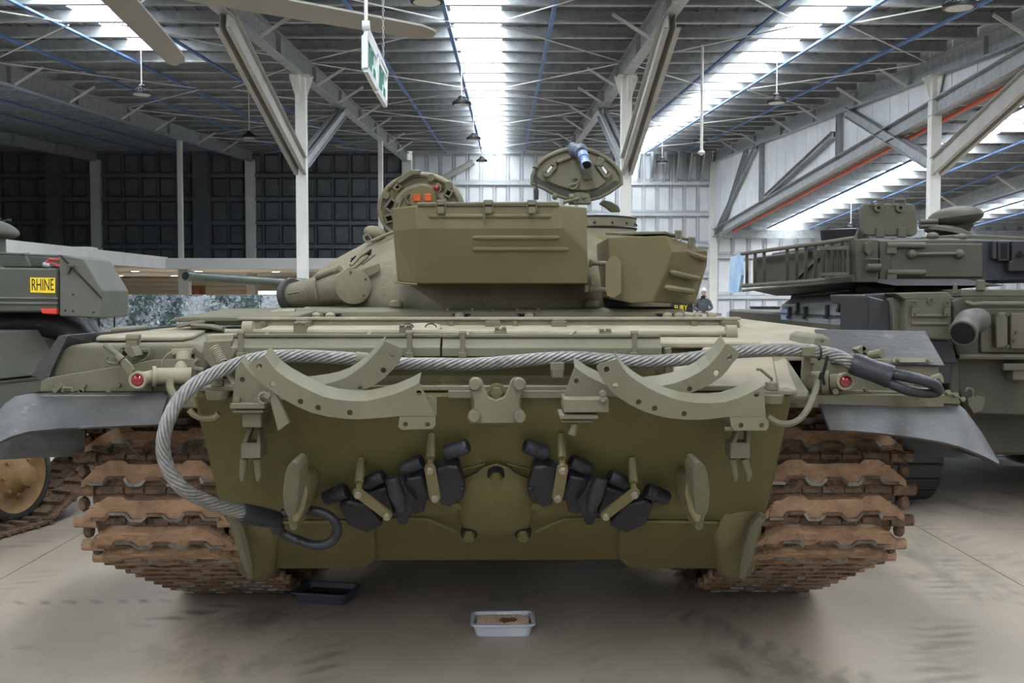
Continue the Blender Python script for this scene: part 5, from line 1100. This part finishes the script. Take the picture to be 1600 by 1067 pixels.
# turret body
b = MB(); b.pp([(1349,372),(1392,374),(1480,372),(1640,376),(1700,440),(1392,441),(1347,441)], YT, 2.6); RT_ = b.build('turret', M_tcamo, RV, smooth=0, bevel=.015)
b = MB(); b.pp([(1336,374),(1372,374),(1372,441),(1340,441)], YT-.12, .2); b.pp([(1374,376),(1392,376),(1392,440),(1374,440)], YT-.03, .1); b.pp([(1352,380),(1362,376),(1366,390),(1358,400),(1352,394)], YT-.16, .05); b.cyl(P(1354,418,YT-.16), P(1376,418,YT-.16), .03, .03, 10); b.beam(P(1350,405,YT-.15), P(1376,405,YT-.15), .03, .01); b.build('hinge_block', M_rv, RV, smooth=0, bevel=.006)
for (x0,x1,y) in ((1386,1445,383),(1386,1445,425.5)):
    b = MB(); A, B = P(x0,y,YT-.03), P(x1,y,YT-.03); b.cyl(A, B, .022, .022, 10); b.box(A+V(.03,.01,-.03), (.07,.05,.06)); b.build('grab_rail', M_rv2, RV, smooth=0)
b = MB(); b.cyl(P(1424,397,YT-.04), P(1506,396,YT-.04), .012, .012, 8)
for x in (1424, 1499): b.blob(P(x,397,YT-.03), (.035,.04,.035), None, 8, 6)
b.build('tool_rail', M_rv2, RV)
b = MB(); b.pp([(1560,376),(1578,376),(1578,408),(1560,408)], YT-.06, .05); b.pp([(1552,376),(1558,376),(1558,405),(1552,405)], YT-.06, .05); b.pp([(1582,376),(1640,376),(1640,424),(1577,424),(1577,408),(1582,408)], YT-.08, .08); b.build('side_locker', M_darkblue, RV, smooth=0, bevel=.006)
b = MB(); b.pp([(1564,380),(1574,380),(1574,404),(1564,404)], YT-.064, .01); b.cyl(P(1588,398,YT-.1), P(1610,398,YT-.1), .008, .008, 6); b.cyl(P(1594,392,YT-.1), P(1594,402,YT-.1), .012, .012, 6); b.build('locker_slot', M_hole, RV, smooth=0)
b = MB(); b.pp([(1440,370),(1500,366),(1560,368),(1640,372),(1640,376),(1440,375)], YT+.1, 1.6); b.blob(P(1502,371,YT+.05), (.05,.05,.03), None, 8, 5); b.blob(P(1457,369,YT+.05), (.05,.05,.03), None, 8, 5); b.build('turret_roof', M_rv2, RV, smooth=0, bevel=.006)
# raised square hatch lid
lid = [(1352,318),(1424,318),(1430,321),(1432,330),(1434,360),(1432,366),(1426,369),(1354,368),(1349,365),(1346,358),(1345,326),(1347,321)]
YL = 7.75
b = MB(); b.pp(lid, YL, .05); HL = b.build('square_hatch_lid', M_rv2, RV, smooth=0, bevel=.008)
for x in (1371, 1405):
    b = MB(); p = P(x, 325, YL); b.cyl(p, p+V(0,-.03,0), .034, .032, 14); b.cyl(p+V(0,-.03,0), p+V(0,-.032,0), .014, .013, 10, 1); b.tube([P(x+dx,y,YL-.01) for dx, y in ((-8,322),(-9,318),(-8,312),(8,312),(9,318),(8,322))], .009, 6); b.build('lid_bolt_loop', [M_rv2, M_hole], HL)
    b = MB(); b.pp([(x-1,355),(x+12,355),(x+12,371),(x-1,371)], YL-.03, .035); b.build('lid_hinge', M_rv2, HL, smooth=0, bevel=.006)
c = P(1493,339,8.2); R = Matrix.Rotation(-.12,3,'Y'); b = MB(); b.blob(c, (.21,.21,.085), R, 28, 10); b.loft([(c+V(-.02,0,-.13), .10), (c+V(0,0,-.04), .14)], 20); b.loft([(P(1485,364,8.1)+V(0,0,-.02), .2), (P(1485,362,8.1), .19), (P(1488,356,8.1), .1)], 20); b.cyl(P(1437,347,8.1), P(1465,346,8.1), .02, .02, 8); b.cyl(P(1437,354,8.1), P(1465,353,8.1), .02, .02, 8); b.build('mushroom_hatch', M_rv, RV, smooth=40)
b = MB(); b.loft([(P(1320,372,8.6)-V(0,0,.02), .19), (P(1320,360,8.6), .2), (P(1320,358,8.6), .12)], 24); b.build('sight_base', M_black, RV, smooth=40); b = MB(); b.pp([(1338,372),(1343,356),(1350,372)], 8.0, .05); b.build('lid_stop', M_rv, RV, smooth=0)
# bustle and its rod basket along the far side
def bq(px, py): # points on the basket's long side: from (1336,7.4) to (1160,10.2)
    X = 2.52; d = ray(px, py); t = 0
    A2 = V(2.53,7.4,0); B2 = V(2.36,10.2,0); n = V(-(B2.y-A2.y), B2.x-A2.x, 0); return C0 + d*((A2-C0).dot(n)/d.dot(n))
b = MB()
A = [bq(1330,380), bq(1165,402), bq(1165,444), bq(1330,434)]; b.prism([q+V(.07,0,0) for q in A], (.9,0,0)); b.build('bustle', M_rv, RV, smooth=0, bevel=.01)
b = MB(); b.prism([bq(1332,436)+V(.02,0,0), bq(1164,452)+V(.02,0,0), bq(1180,462)+V(.2,0,0), bq(1335,446)+V(.3,0,0)], (.8,0,0.)); b.build('bustle_floor', M_black, RV, smooth=0)
b = MB()
b.tube([bq(1337,372), bq(1290,379), bq(1225,387.5), bq(1159,396.5)], .018, 8); b.tube([bq(1334,433), bq(1260,440), bq(1161,446.5)], .02, 8); b.tube([bq(1335,437), bq(1161,454)], .014, 6); b.build('basket_rail', M_rv2, RV)
for x in (1167, 1180, 1194, 1230, 1245, 1259, 1274, 1286, 1300, 1316, 1330):
    f = (x-1160)/176; yt = 396.5-f*24.5; yb = 446.5-f*13.5; b = MB(); b.beam(bq(x,yt), bq(x,yb), .028, .014, (0,1,0)); b.build('basket_bar', M_rv, RV, smooth=0)
for x in (1294, 1302, 1311, 1320, 1328, 1335):
    b = MB(); b.beam(bq(x,386)-V(.05,0,0), bq(x,428)-V(.05,0,0), .012, .012, (0,1,0)); b.build('basket_bar', M_rv, RV, smooth=0)
b = MB(); 
for y in (386, 388.5, 427, 429): b.beam(bq(1292,y+.5)-V(.05,0,0), bq(1336,y-.5)-V(.05,0,0), .012, .014)
b.build('basket_rail', M_rv2, RV, smooth=0)
for (x0,y0,x1,y1,w) in ((1232,436,1290,381,.14),(1263,383,1270,398,.05),(1240,434,1251,400,.03),(1225,440,1265,392,.03)):
    b = MB(); b.beam(bq(x0,y0)+V(.12,0,0), bq(x1,y1)+V(.12,0,0), .03, w, (1,0,0)); b.build('stowed_bar', M_rv2, RV, smooth=0)
b = MB(); p = bq(1248,394)+V(.15,0,0); b.blob(p, (.1,.2,.1), None, 10, 6); b.build('stowed_bundle', M_black, RV)
M_sheet = mat('pale_blue_sheet', (150,184,220), (206,222,236), .5, scale=4, bump=.1, bscale=8)
b = MB(); b.prism([bq(1141,402), bq(1157,396), bq(1158,430), bq(1154,456), bq(1139,457), bq(1140,425)], (.03,0,0)); b.build('pale_side_panel', M_sheet, RV, smooth=0)
# hull side bins
def sq(px, py, X=2.62):
    d = ray(px, py); return C0 + d*(X/d.x)
b = MB(); q = [sq(1221,476), sq(1221,501), sq(1356,513), sq(1356,468)]; t = [V(2.74, q[0].y+.05, q[0].z+.07), V(2.74, q[3].y-.0, q[3].z+.045)]
b.add([q[0],q[1],q[2],q[3],t[0],t[1],V(3.3,q[0].y+.05,q[0].z+.07),V(3.3,q[3].y,q[3].z+.045),V(3.3,q[1].y,q[1].z),V(3.3,q[2].y,q[2].z)], [(0,1,2,3),(0,3,5,4),(4,5,7,6),(1,8,9,2),(2,9,7,5,3),(0,4,6,8,1)])
SB = b.build('side_bin', M_bluebin, RV, smooth=0, bevel=.006)
b = MB(); b.beam(sq(1221,490,2.61), sq(1356,496,2.61), .01, .012); b.build('bin_seam', M_black, SB, smooth=0)
for x, y in ((1233,487),(1258,487),(1292,485),(1331,483),(1246,480),(1312,475)):
    b = MB(); p = sq(x,y,2.60); b.box(p, (.02,.05,.09)); b.box(p+V(-.01,0,-.05), (.02,.06,.03)); b.build('bin_latch', M_black, SB, smooth=0)
for pix, m in (([(1322,473),(1354,471),(1354,511),(1318,508)], mat('glossy_blue_panel', (64,98,150), (84,120,172), .25, scale=3)), ([(1220,483),(1231,483),(1231,499),(1220,499)], M_sheet)):
    b = MB(); b.prism([sq(x,y,2.612) for x, y in pix], (.008,0,0)); b.build('bin_panel', m, SB, smooth=0)
b = MB(); b.tube([sq(1243,466,2.8), sq(1335,447,2.8)], .05, 8); b.build('stowed_tube', M_rv2, RV)
for x0, x1 in ((1338,1398),(1412,1500)):
    b = MB(); b.tube([P(x0,449,7.9), P(x1,450,7.8)], .05, 8); b.build('stowed_tube', M_rv2, RV)
# corner locker and rear face
b = MB(); b.pp([(1356,462),(1412,476),(1412,600),(1356,560)], 7.15, .6); b.pp([(1352,460),(1380,458),(1412,470),(1412,478),(1356,476)], 7.2, .8); b.build('corner_plate', M_darkblue, RV, smooth=0, bevel=.01)
b = MB(); b.pp([(1393,465),(1414,465),(1414,518),(1396,518)], 7.10, .4); b.build('corner_plate', M_rv2, RV, smooth=0, bevel=.006)
b = MB(); b.pp([(1415,466),(1487,464),(1487,532),(1415,528)], 7.0, .6); LK = b.build('rear_locker', M_rv2, RV, smooth=0, bevel=.012)
b = MB(); b.pp([(1415,528),(1487,532),(1487,600),(1415,600)], 7.05, .6); b.pp([(1415,530),(1488,532),(1497,568),(1440,566)], 7.02, .05); b.build('corner_plate', M_darkblue, RV, smooth=0, bevel=.008)
b = MB(); b.pp([(1398,458),(1480,456),(1493,468),(1414,468)], 7.0, .7); b.build('locker_lid', M_tan if 0 else M_rv2, LK, smooth=0, bevel=.006)
for x, y in ((1427,474),(1478,474),(1453,470)):
    b = MB(); p = P(x,y,6.99); b.tube([p+V(math.cos(t)*.018,-.01,math.sin(t)*.02) for t in [k*math.pi/4 for k in range(8)]], .006, 5, closed=True)
    if x != 1453: b.box(p+V(0,-.01,-.05), (.03,.03,.04)); b.tube([p+V(-.015,-.02,-.06), p+V(-.012,-.03,-.085), p+V(.012,-.03,-.085), p+V(.015,-.02,-.06)], .006, 5)
    b.build('locker_latch', M_rv2, LK)
for y in (493, 505.5):
    b = MB(); b.cyl(P(1424,y,6.995), P(1480,y,6.995), .012, .012, 8); b.build('locker_rib', M_rv2, LK)
b = MB(); b.pp([(1488,470),(1506,462),(1700,462),(1700,558),(1498,556),(1488,530)], 7.12, 3.2); b.pp([(1497,556),(1700,558),(1700,652),(1510,646),(1497,610)], 7.22, 3.0); b.pp([(1482,560),(1500,560),(1500,640),(1484,625)], 7.15, .5); b.build('hull_rear', M_rv, RV, smooth=0, bevel=.01)
b = MB(); b.pp([(1505,452),(1700,452),(1700,464),(1500,463)], 7.12, 2.0); b.pp([(1491,443),(1497,443),(1496,460),(1489,460)], 7.1, .02); b.pp([(1527,437),(1540,437),(1540,454),(1527,454)], 7.1, .03); b.build('deck_edge', M_rv2, RV, smooth=0, bevel=.006)
b = MB(); b.tube([P(1508,472,7.08), P(1520,476,7.06), P(1535,474.5,7.06), P(1640,474.5,7.06)], .016, 8); b.tube([P(1498,557,7.08), P(1700,558,7.08)], .02, 8); b.build('cable_conduit', M_rv2, RV)
b = MB(); b.pp([(1531,482),(1700,482),(1700,551),(1533,551)], 7.09, .05); b.pp([(1556,489),(1575,488),(1575,543),(1557,543)], 7.03, .07); b.pp([(1580,489),(1700,489),(1700,545),(1580,545)], 7.04, .06); b.build('rear_panel', M_rv2, RV, smooth=0, bevel=.006)
for x, y in ((1558,491),(1574,491),(1558,541),(1574,541),(1536,486),(1588,520),(1585,532)):
    b = MB(); b.hexbolt(P(x,y,7.03), (0,-1,0), .012, .012); b.build('bolt', M_rv, RV, smooth=0)
A = P(1517,500,7.12); ep = smooth_path([V(A.x,7.2,A.z), V(A.x,7.02,A.z+.0), P(1513,503,6.88), P(1508,514,6.80), P(1506,518,6.77)], 5)
b = MB(); b.tube(ep, [.085]*len(ep), 20); d = (ep[-1]-ep[-2]).normalized(); b.loft([(ep[-1], .085), (ep[-1]+d*.012, .094), (ep[-1]+d*.03, .09), (ep[-1]+d*.031, .078)], 24, ax=d); b.loft([(ep[-1]+d*.031, .078), (ep[-1]+d*.033, .07)], 24, 1, ax=d); b.build('exhaust_pipe', [mat('exhaust_metal', (74,72,67), (90,88,82), .6, .1, scale=8), M_hole], RV, smooth=40)
b = MB(); b.tube(smooth_path([P(x,y,7.1) for x, y in ((1508,612),(1512,607),(1520,610),(1520,620))], 4), .012, 6); b.prism([P(x,y,7.08) for x, y in ((1512,622),(1530,618),(1540,621),(1536,640),(1522,646),(1514,634))], (0,.1,0)); b.build('tow_hook', M_rv2, RV, smooth=0, bevel=.006); b = MB(); b.box(P(1590,580,7.15), (.12,.12,.12)); b.box(P(1588,573,7.1), (.2,.05,.05)); b.build('tow_bracket', M_rv2, RV, smooth=0, bevel=.006)
b = MB(); b.bb(2.62, 5.9, 7.6, 12, .42, 1.45); b.build('hull', M_rv, RV, smooth=0, bevel=.02)
TR2 = thing('track', None, None, (2.95, 9, 0)); TR2.parent = RV; TR2.matrix_parent_inverse = wm(RV).inverted()
M_dk = mat('dark_track_rubber', (36,35,34), (48,46,44), .8, scale=8)
b = MB(); b.bb(-.3,.3,-.08,.08,-.03,.02); b.bb(-.28,-.03,-.05,.05,.02,.055); b.bb(.03,.28,-.05,.05,.02,.055); me2, cc2 = b.mesh('track_shoe', M_dk, 0)
for X in (2.98, 5.5):
    for k in range(26):
        if k < 11: a = math.pi*.5+math.pi*k/10*1.0; y, z, n = 7.95+math.cos(a)*.36, .42+math.sin(a)*.36, V(0,math.cos(a),math.sin(a))
        else: y, z, n = 7.95+(k-10)*.17, .045, V(0,0,-1)
        T = n.cross(V(1,0,0)); M = Matrix((V(1,0,0), T, n)).transposed().to_4x4(); M.translation = V(X,y,z); put('track_shoe', me2, None, TR2, mat=M)
b = MB()
for X in (2.98, 5.5):
    for y in (8.0, 8.9, 9.8): b.cyl((X-.2,y,.4), (X+.2,y,.4), .32, .32, 24)
b.build('road_wheel', M_dk, RV, smooth=30, kind='stuff')
# ================================================================== things behind
# tank whose barrel shows over the camouflage net, its turret hidden behind the near tank
BT = thing('battle_tank', 'distant tank of which only a slim grey green gun barrel shows at left', 'tank', (-1.3, 19, 0))
A, B = P(290,431,12.6), P(590,452,17.6)
M_bar = mat('grey_green_barrel', (78,84,78), (92,98,90), .35, .2, scale=3)
b = MB(); d = (B-A).normalized(); b.loft([(A, .064), (A+d*.02, .066), (A+d*.1, .066), (A+d*.11, .06), (A+d*2.4, .06), (A+d*2.42, .085), (A+d*2.9, .085), (A+d*2.92, .065), (B, .075)], 20); b.loft([(A-d*.002, .05), (A+d*.001, .046)], 16, 1, ax=d); b.build('gun_barrel', [M_bar, M_hole], BT, smooth=40)
b = MB(); b.prism([(-2.4,17.4,1.3),(-.4,17.4,1.3),(-.5,17.6,1.85),(-2.0,17.6,1.85)], (0,2.6,0)); b.build('turret', M_lv, BT, smooth=0, bevel=.05)
b = MB(); b.prism([(-2.8,16.6,.5),(.3,16.6,.5),(.3,17.0,1.3),(-2.8,17.0,1.3)], (0,4.5,0)); b.build('hull', M_lv, BT, smooth=0, bevel=.03)
for X in (-2.6, .1):
    b = MB(); b.prism([(X-.25,16.5,.5),(X-.25,16.9,.95),(X-.25,21.3,.95),(X-.25,21.7,.5),(X-.25,21.2,0),(X-.25,17,0)], (.5,0,0)); b.build('track', M_dk, BT, smooth=0, bevel=.03)
# camouflage net screen
NET = thing('camouflage_net', 'long grey and white camouflage net screen in front of the office', 'net', (-7.2, 23.9, 0))
M_net = [mat('net_grey', (160,176,184), (184,198,204), .8, scale=8), mat('net_white', (226,236,242), (238,244,248), .7, scale=8), mat('net_green', (98,118,114), (118,138,130), .8, scale=8), mat('net_dark', (84,96,104), (100,112,120), .8, scale=8)]
x0, x1 = P(120,470,23.9).x, P(470,470,23.9).x; zt = P(300,461,23.9).z
b = MB(); b.bb(x0, x1, 24.0, 24.03, 0, zt-.02); b.build('backing', M_net[2], NET, smooth=0)
rnd = random.Random(11); b = MB()
for k in range(9000):
    x = rnd.uniform(x0, x1); z = rnd.uniform(.35, zt-.03) if rnd.random() < .9 else rnd.uniform(0,.4); s = rnd.uniform(.03,.085); a = rnd.uniform(0,6.28)
    u = V(math.cos(a), rnd.uniform(-.6,.6), math.sin(a))*s; w = V(-math.sin(a), rnd.uniform(-.6,.6), math.cos(a))*s*rnd.uniform(.3,.8); p = V(x, 23.94+rnd.uniform(-.06,.03), z)
    patch = math.sin(x*3.1+z*1.3)+math.sin(x*7.3-z*4)+rnd.uniform(-1.3,1.3); mi = 2 if patch > 1.1 else 3 if patch > .75 else 0 if patch > -.35 else 1
    b.add([p+u, p+w, p-u, p-w], [(0,1,2,3)], mi)
b.build('net_garnish', M_net, NET, smooth=0, kind='stuff')
for x in (x0, (x0+x1)/2, x1):
    b = MB(); b.bb(x-.03, x+.03, 24.04, 24.1, 0, zt+.02); b.build('net_post', M_galv, NET, smooth=0)
b = MB(); b.tube([V(x0,23.96,zt), V(x1,23.96,zt)], .015, 6); b.build('net_rope', M_galv, NET)
# dark grid board at the net's left end
NB = thing('notice_board', 'small dark notice board at the left end of the camouflage net', 'board', tuple(P(168,475,23.5)))
q = P(166,474,23.5); b = MB(); b.box(q+V(0,0,0), (.34,.03,.4)); b.build('panel', mat('board_print', (86,74,74), (130,116,112), .6, scale=14), NB, smooth=0)
b = MB()
for sx in (-1,1): b.bb(q.x+sx*.18-.012, q.x+sx*.18+.012, 23.48, 23.52, 0, q.z+.22)
b.bb(q.x-.19, q.x+.19, 23.48, 23.52, q.z+.2, q.z+.225); b.bb(q.x-.19, q.x+.19, 23.48, 23.52, q.z-.225, q.z-.2); b.build('frame', M_black, NB, smooth=0)
# lettered sign, barrier and figure at the far right of the deck
SG_ = thing('sign', 'black FURY sign with yellow letters beyond the right of the deck', 'sign', tuple(P(1063,484,29)))
q = P(1062,484,29); b = MB(); b.box(q+V(-.05,.02,-.1), (.85,.04,.56)); b.build('board', M_black, SG_, smooth=0)
text_part('lettering', 'FURY', .21, mat('yellow_letters', (250,228,20), rough=.5), SG_, Matrix.Translation(q+V(.03,-.004,.05)) @ Mx, .003, .75)
for sx in (-.4, .3):
    b = MB(); b.bb(q.x+sx-.02, q.x+sx+.02, 29.0, 29.06, 0, q.z-.1); b.build('leg', M_black, SG_, smooth=0)
b = MB(); b.bb(q.x-.5, q.x-.4, 28.98, 29.04, q.z-.3, q.z+.06); b.build('white_post', M_white, SG_, smooth=0)
# a long low display table behind the sign
TB_ = thing('display_table', 'long grey display table behind the black and yellow sign', 'table', tuple(P(1110,492,30.2)))
A, B = P(1070,489.5,30), P(1128,490,30); b = MB(); b.bb(A.x, B.x, 30, 30.7, A.z-.05, A.z); b.build('table_top', M_bluebin, TB_, smooth=0)
for x in (A.x+.05, B.x-.05):
    for y in (30.05, 30.65): b = MB(); b.bb(x-.03, x+.03, y-.03, y+.03, 0, A.z-.05); b.build('leg', M_bluebin, TB_, smooth=0)
# standing figure leaning on the table
def person():
    base = P(1098,486,30.9); X, Y = base.x, 30.95
    PR_ = thing('person', 'person in dark grey clothing and pale cap leaning on the display table', 'person', (X, Y, 0))
    tz = P(1098,489.5,30).z
    J = [((0,0,.92),.15), ((0,.0,1.12),.15), ((0,-.04,1.35),.17), ((.0,-.05,1.50),.07), ((.01,-.07,1.58),.065),
         ((-.19,-.04,1.44),.065), ((-.27,-.12,1.22),.05), ((-.17,-.34,tz+.07),.036), ((.19,-.04,1.44),.065), ((.27,-.12,1.22),.05), ((.08,-.36,tz+.07),.036),
         ((-.10,0,.85),.10), ((-.11,.02,.48),.075), ((-.11,.04,.09),.05), ((-.12,-.10,.05),.045), ((.10,0,.85),.10), ((.11,.02,.48),.075), ((.11,.04,.09),.05), ((.12,-.10,.05),.045)]
    Ed = [(0,1),(1,2),(2,3),(3,4),(2,5),(5,6),(6,7),(2,8),(8,9),(9,10),(0,11),(11,12),(12,13),(13,14),(0,15),(15,16),(16,17),(17,18)]
    me = bpy.data.meshes.new('body'); me.from_pydata([Vector(j[0]) for j in J], Ed, []); o = bpy.data.objects.new('body', me); COL.objects.link(o); o.location = (X,Y,0)
    o.parent = PR_; o.matrix_parent_inverse = wm(PR_).inverted()
    sk = o.modifiers.new('s','SKIN'); 
    for i, j in enumerate(J): me.skin_vertices[0].data[i].radius = (j[1], j[1])
    me.skin_vertices[0].data[0].use_root = True
    o.modifiers.new('u','SUBSURF').levels = 1; o.modifiers['u'].render_levels = 2
    me.materials.append(mat('dark_grey_cloth', (64,66,74), (96,98,106), .8, scale=9))
    sk.use_smooth_shade = True
    M_skin = mat('skin', (196,160,140), rough=.6)
    hd = V(X+.02, Y-.09, 1.70); R = Matrix.Rotation(.3,3,'X')
    b = MB(); b.blob(hd, (.078,.095,.115), R, 16, 10); b.blob(hd+V(0,-.098,-.015), (.014,.022,.02), None, 6, 5); b.blob(hd+V(-.08,0,-.01), (.012,.02,.03), None, 6, 5); b.blob(hd+V(.08,0,-.01), (.012,.02,.03), None, 6, 5); b.box(hd+V(0,-.09,-.06), (.045,.01,.01)); b.build('head', M_skin, PR_, smooth=80)
    b = MB()
    for sx in (-.03,.03): b.blob(hd+V(sx,-.085,.01), (.012,.008,.007), None, 6, 4)
    b.build('eyes', M_black, PR_)
    b = MB(); b.blob(hd+V(0,.0,.05), (.085,.1,.085), R, 16, 8); b.blob(hd+V(0,-.1,.045), (.06,.06,.012), None, 12, 5); b.build('cap', mat('pale_cap', (206,212,222), rough=.7), PR_, smooth=80)
    b = MB(); b.tube([hd+V(math.cos(t)*.07,.02+math.sin(t)*.07,-.125) for t in [k*math.pi/6 for k in range(12)]], .02, 6, closed=True); b.build('collar', M_black, PR_)
    for sx, hx in ((-1,-.17),(1,.08)):
        w = V(X+hx, Y-.36, tz+.062); b = MB(); b.blob(w+V(0,-.045,-.02), (.042,.055,.018), None, 10, 6)
        for k, (dx, L_) in enumerate(((-.03,.06),(-.01,.075),(.011,.07),(.031,.055))): b.tube([w+V(dx,-.07,-.022), w+V(dx*1.15,-.085-L_*.5,-.02), w+V(dx*1.2,-.08-L_,-.036)], [.011,.010,.008], 6)
        b.tube([w+V(-sx*.035,-.03,-.02), w+V(-sx*.062,-.065,-.028), w+V(-sx*.062,-.095,-.038)], [.013,.011,.009], 6); b.build('hand', M_skin, PR_, smooth=80)
person()
# blue and black crates near the right vehicle's nose
def crate(px0, px1, py0, py1, Y, m, name, label):
    A, B = P(px0,py0,Y), P(px1,py1,Y); t = thing(name, label, 'crate', (A.x, Y, 0)); b = MB(); b.bb(A.x, B.x, Y, Y+.5, 0, A.z); b.build('body', m, t, smooth=0, bevel=.02); b = MB(); b.bb(A.x-.01, B.x+.01, Y-.01, Y+.51, A.z-.08, A.z-.05); b.bb(A.x-.01, B.x+.01, Y-.01, Y+.51, A.z-.01, A.z+.015); b.build('rim', m, t, smooth=0); return t
crate(1163,1181,484.5,505,20, M_black, 'storage_crate', 'black crate beside the pale blue one left of the grey bins')
crate(1145,1161,489,505,20, M_sheet, 'storage_crate', 'pale blue crate left of the black one beyond the deck')
crate(1181,1219,480,505,21, M_darkblue, 'storage_crate', 'dark crate under the bustle basket beside the row of bins')
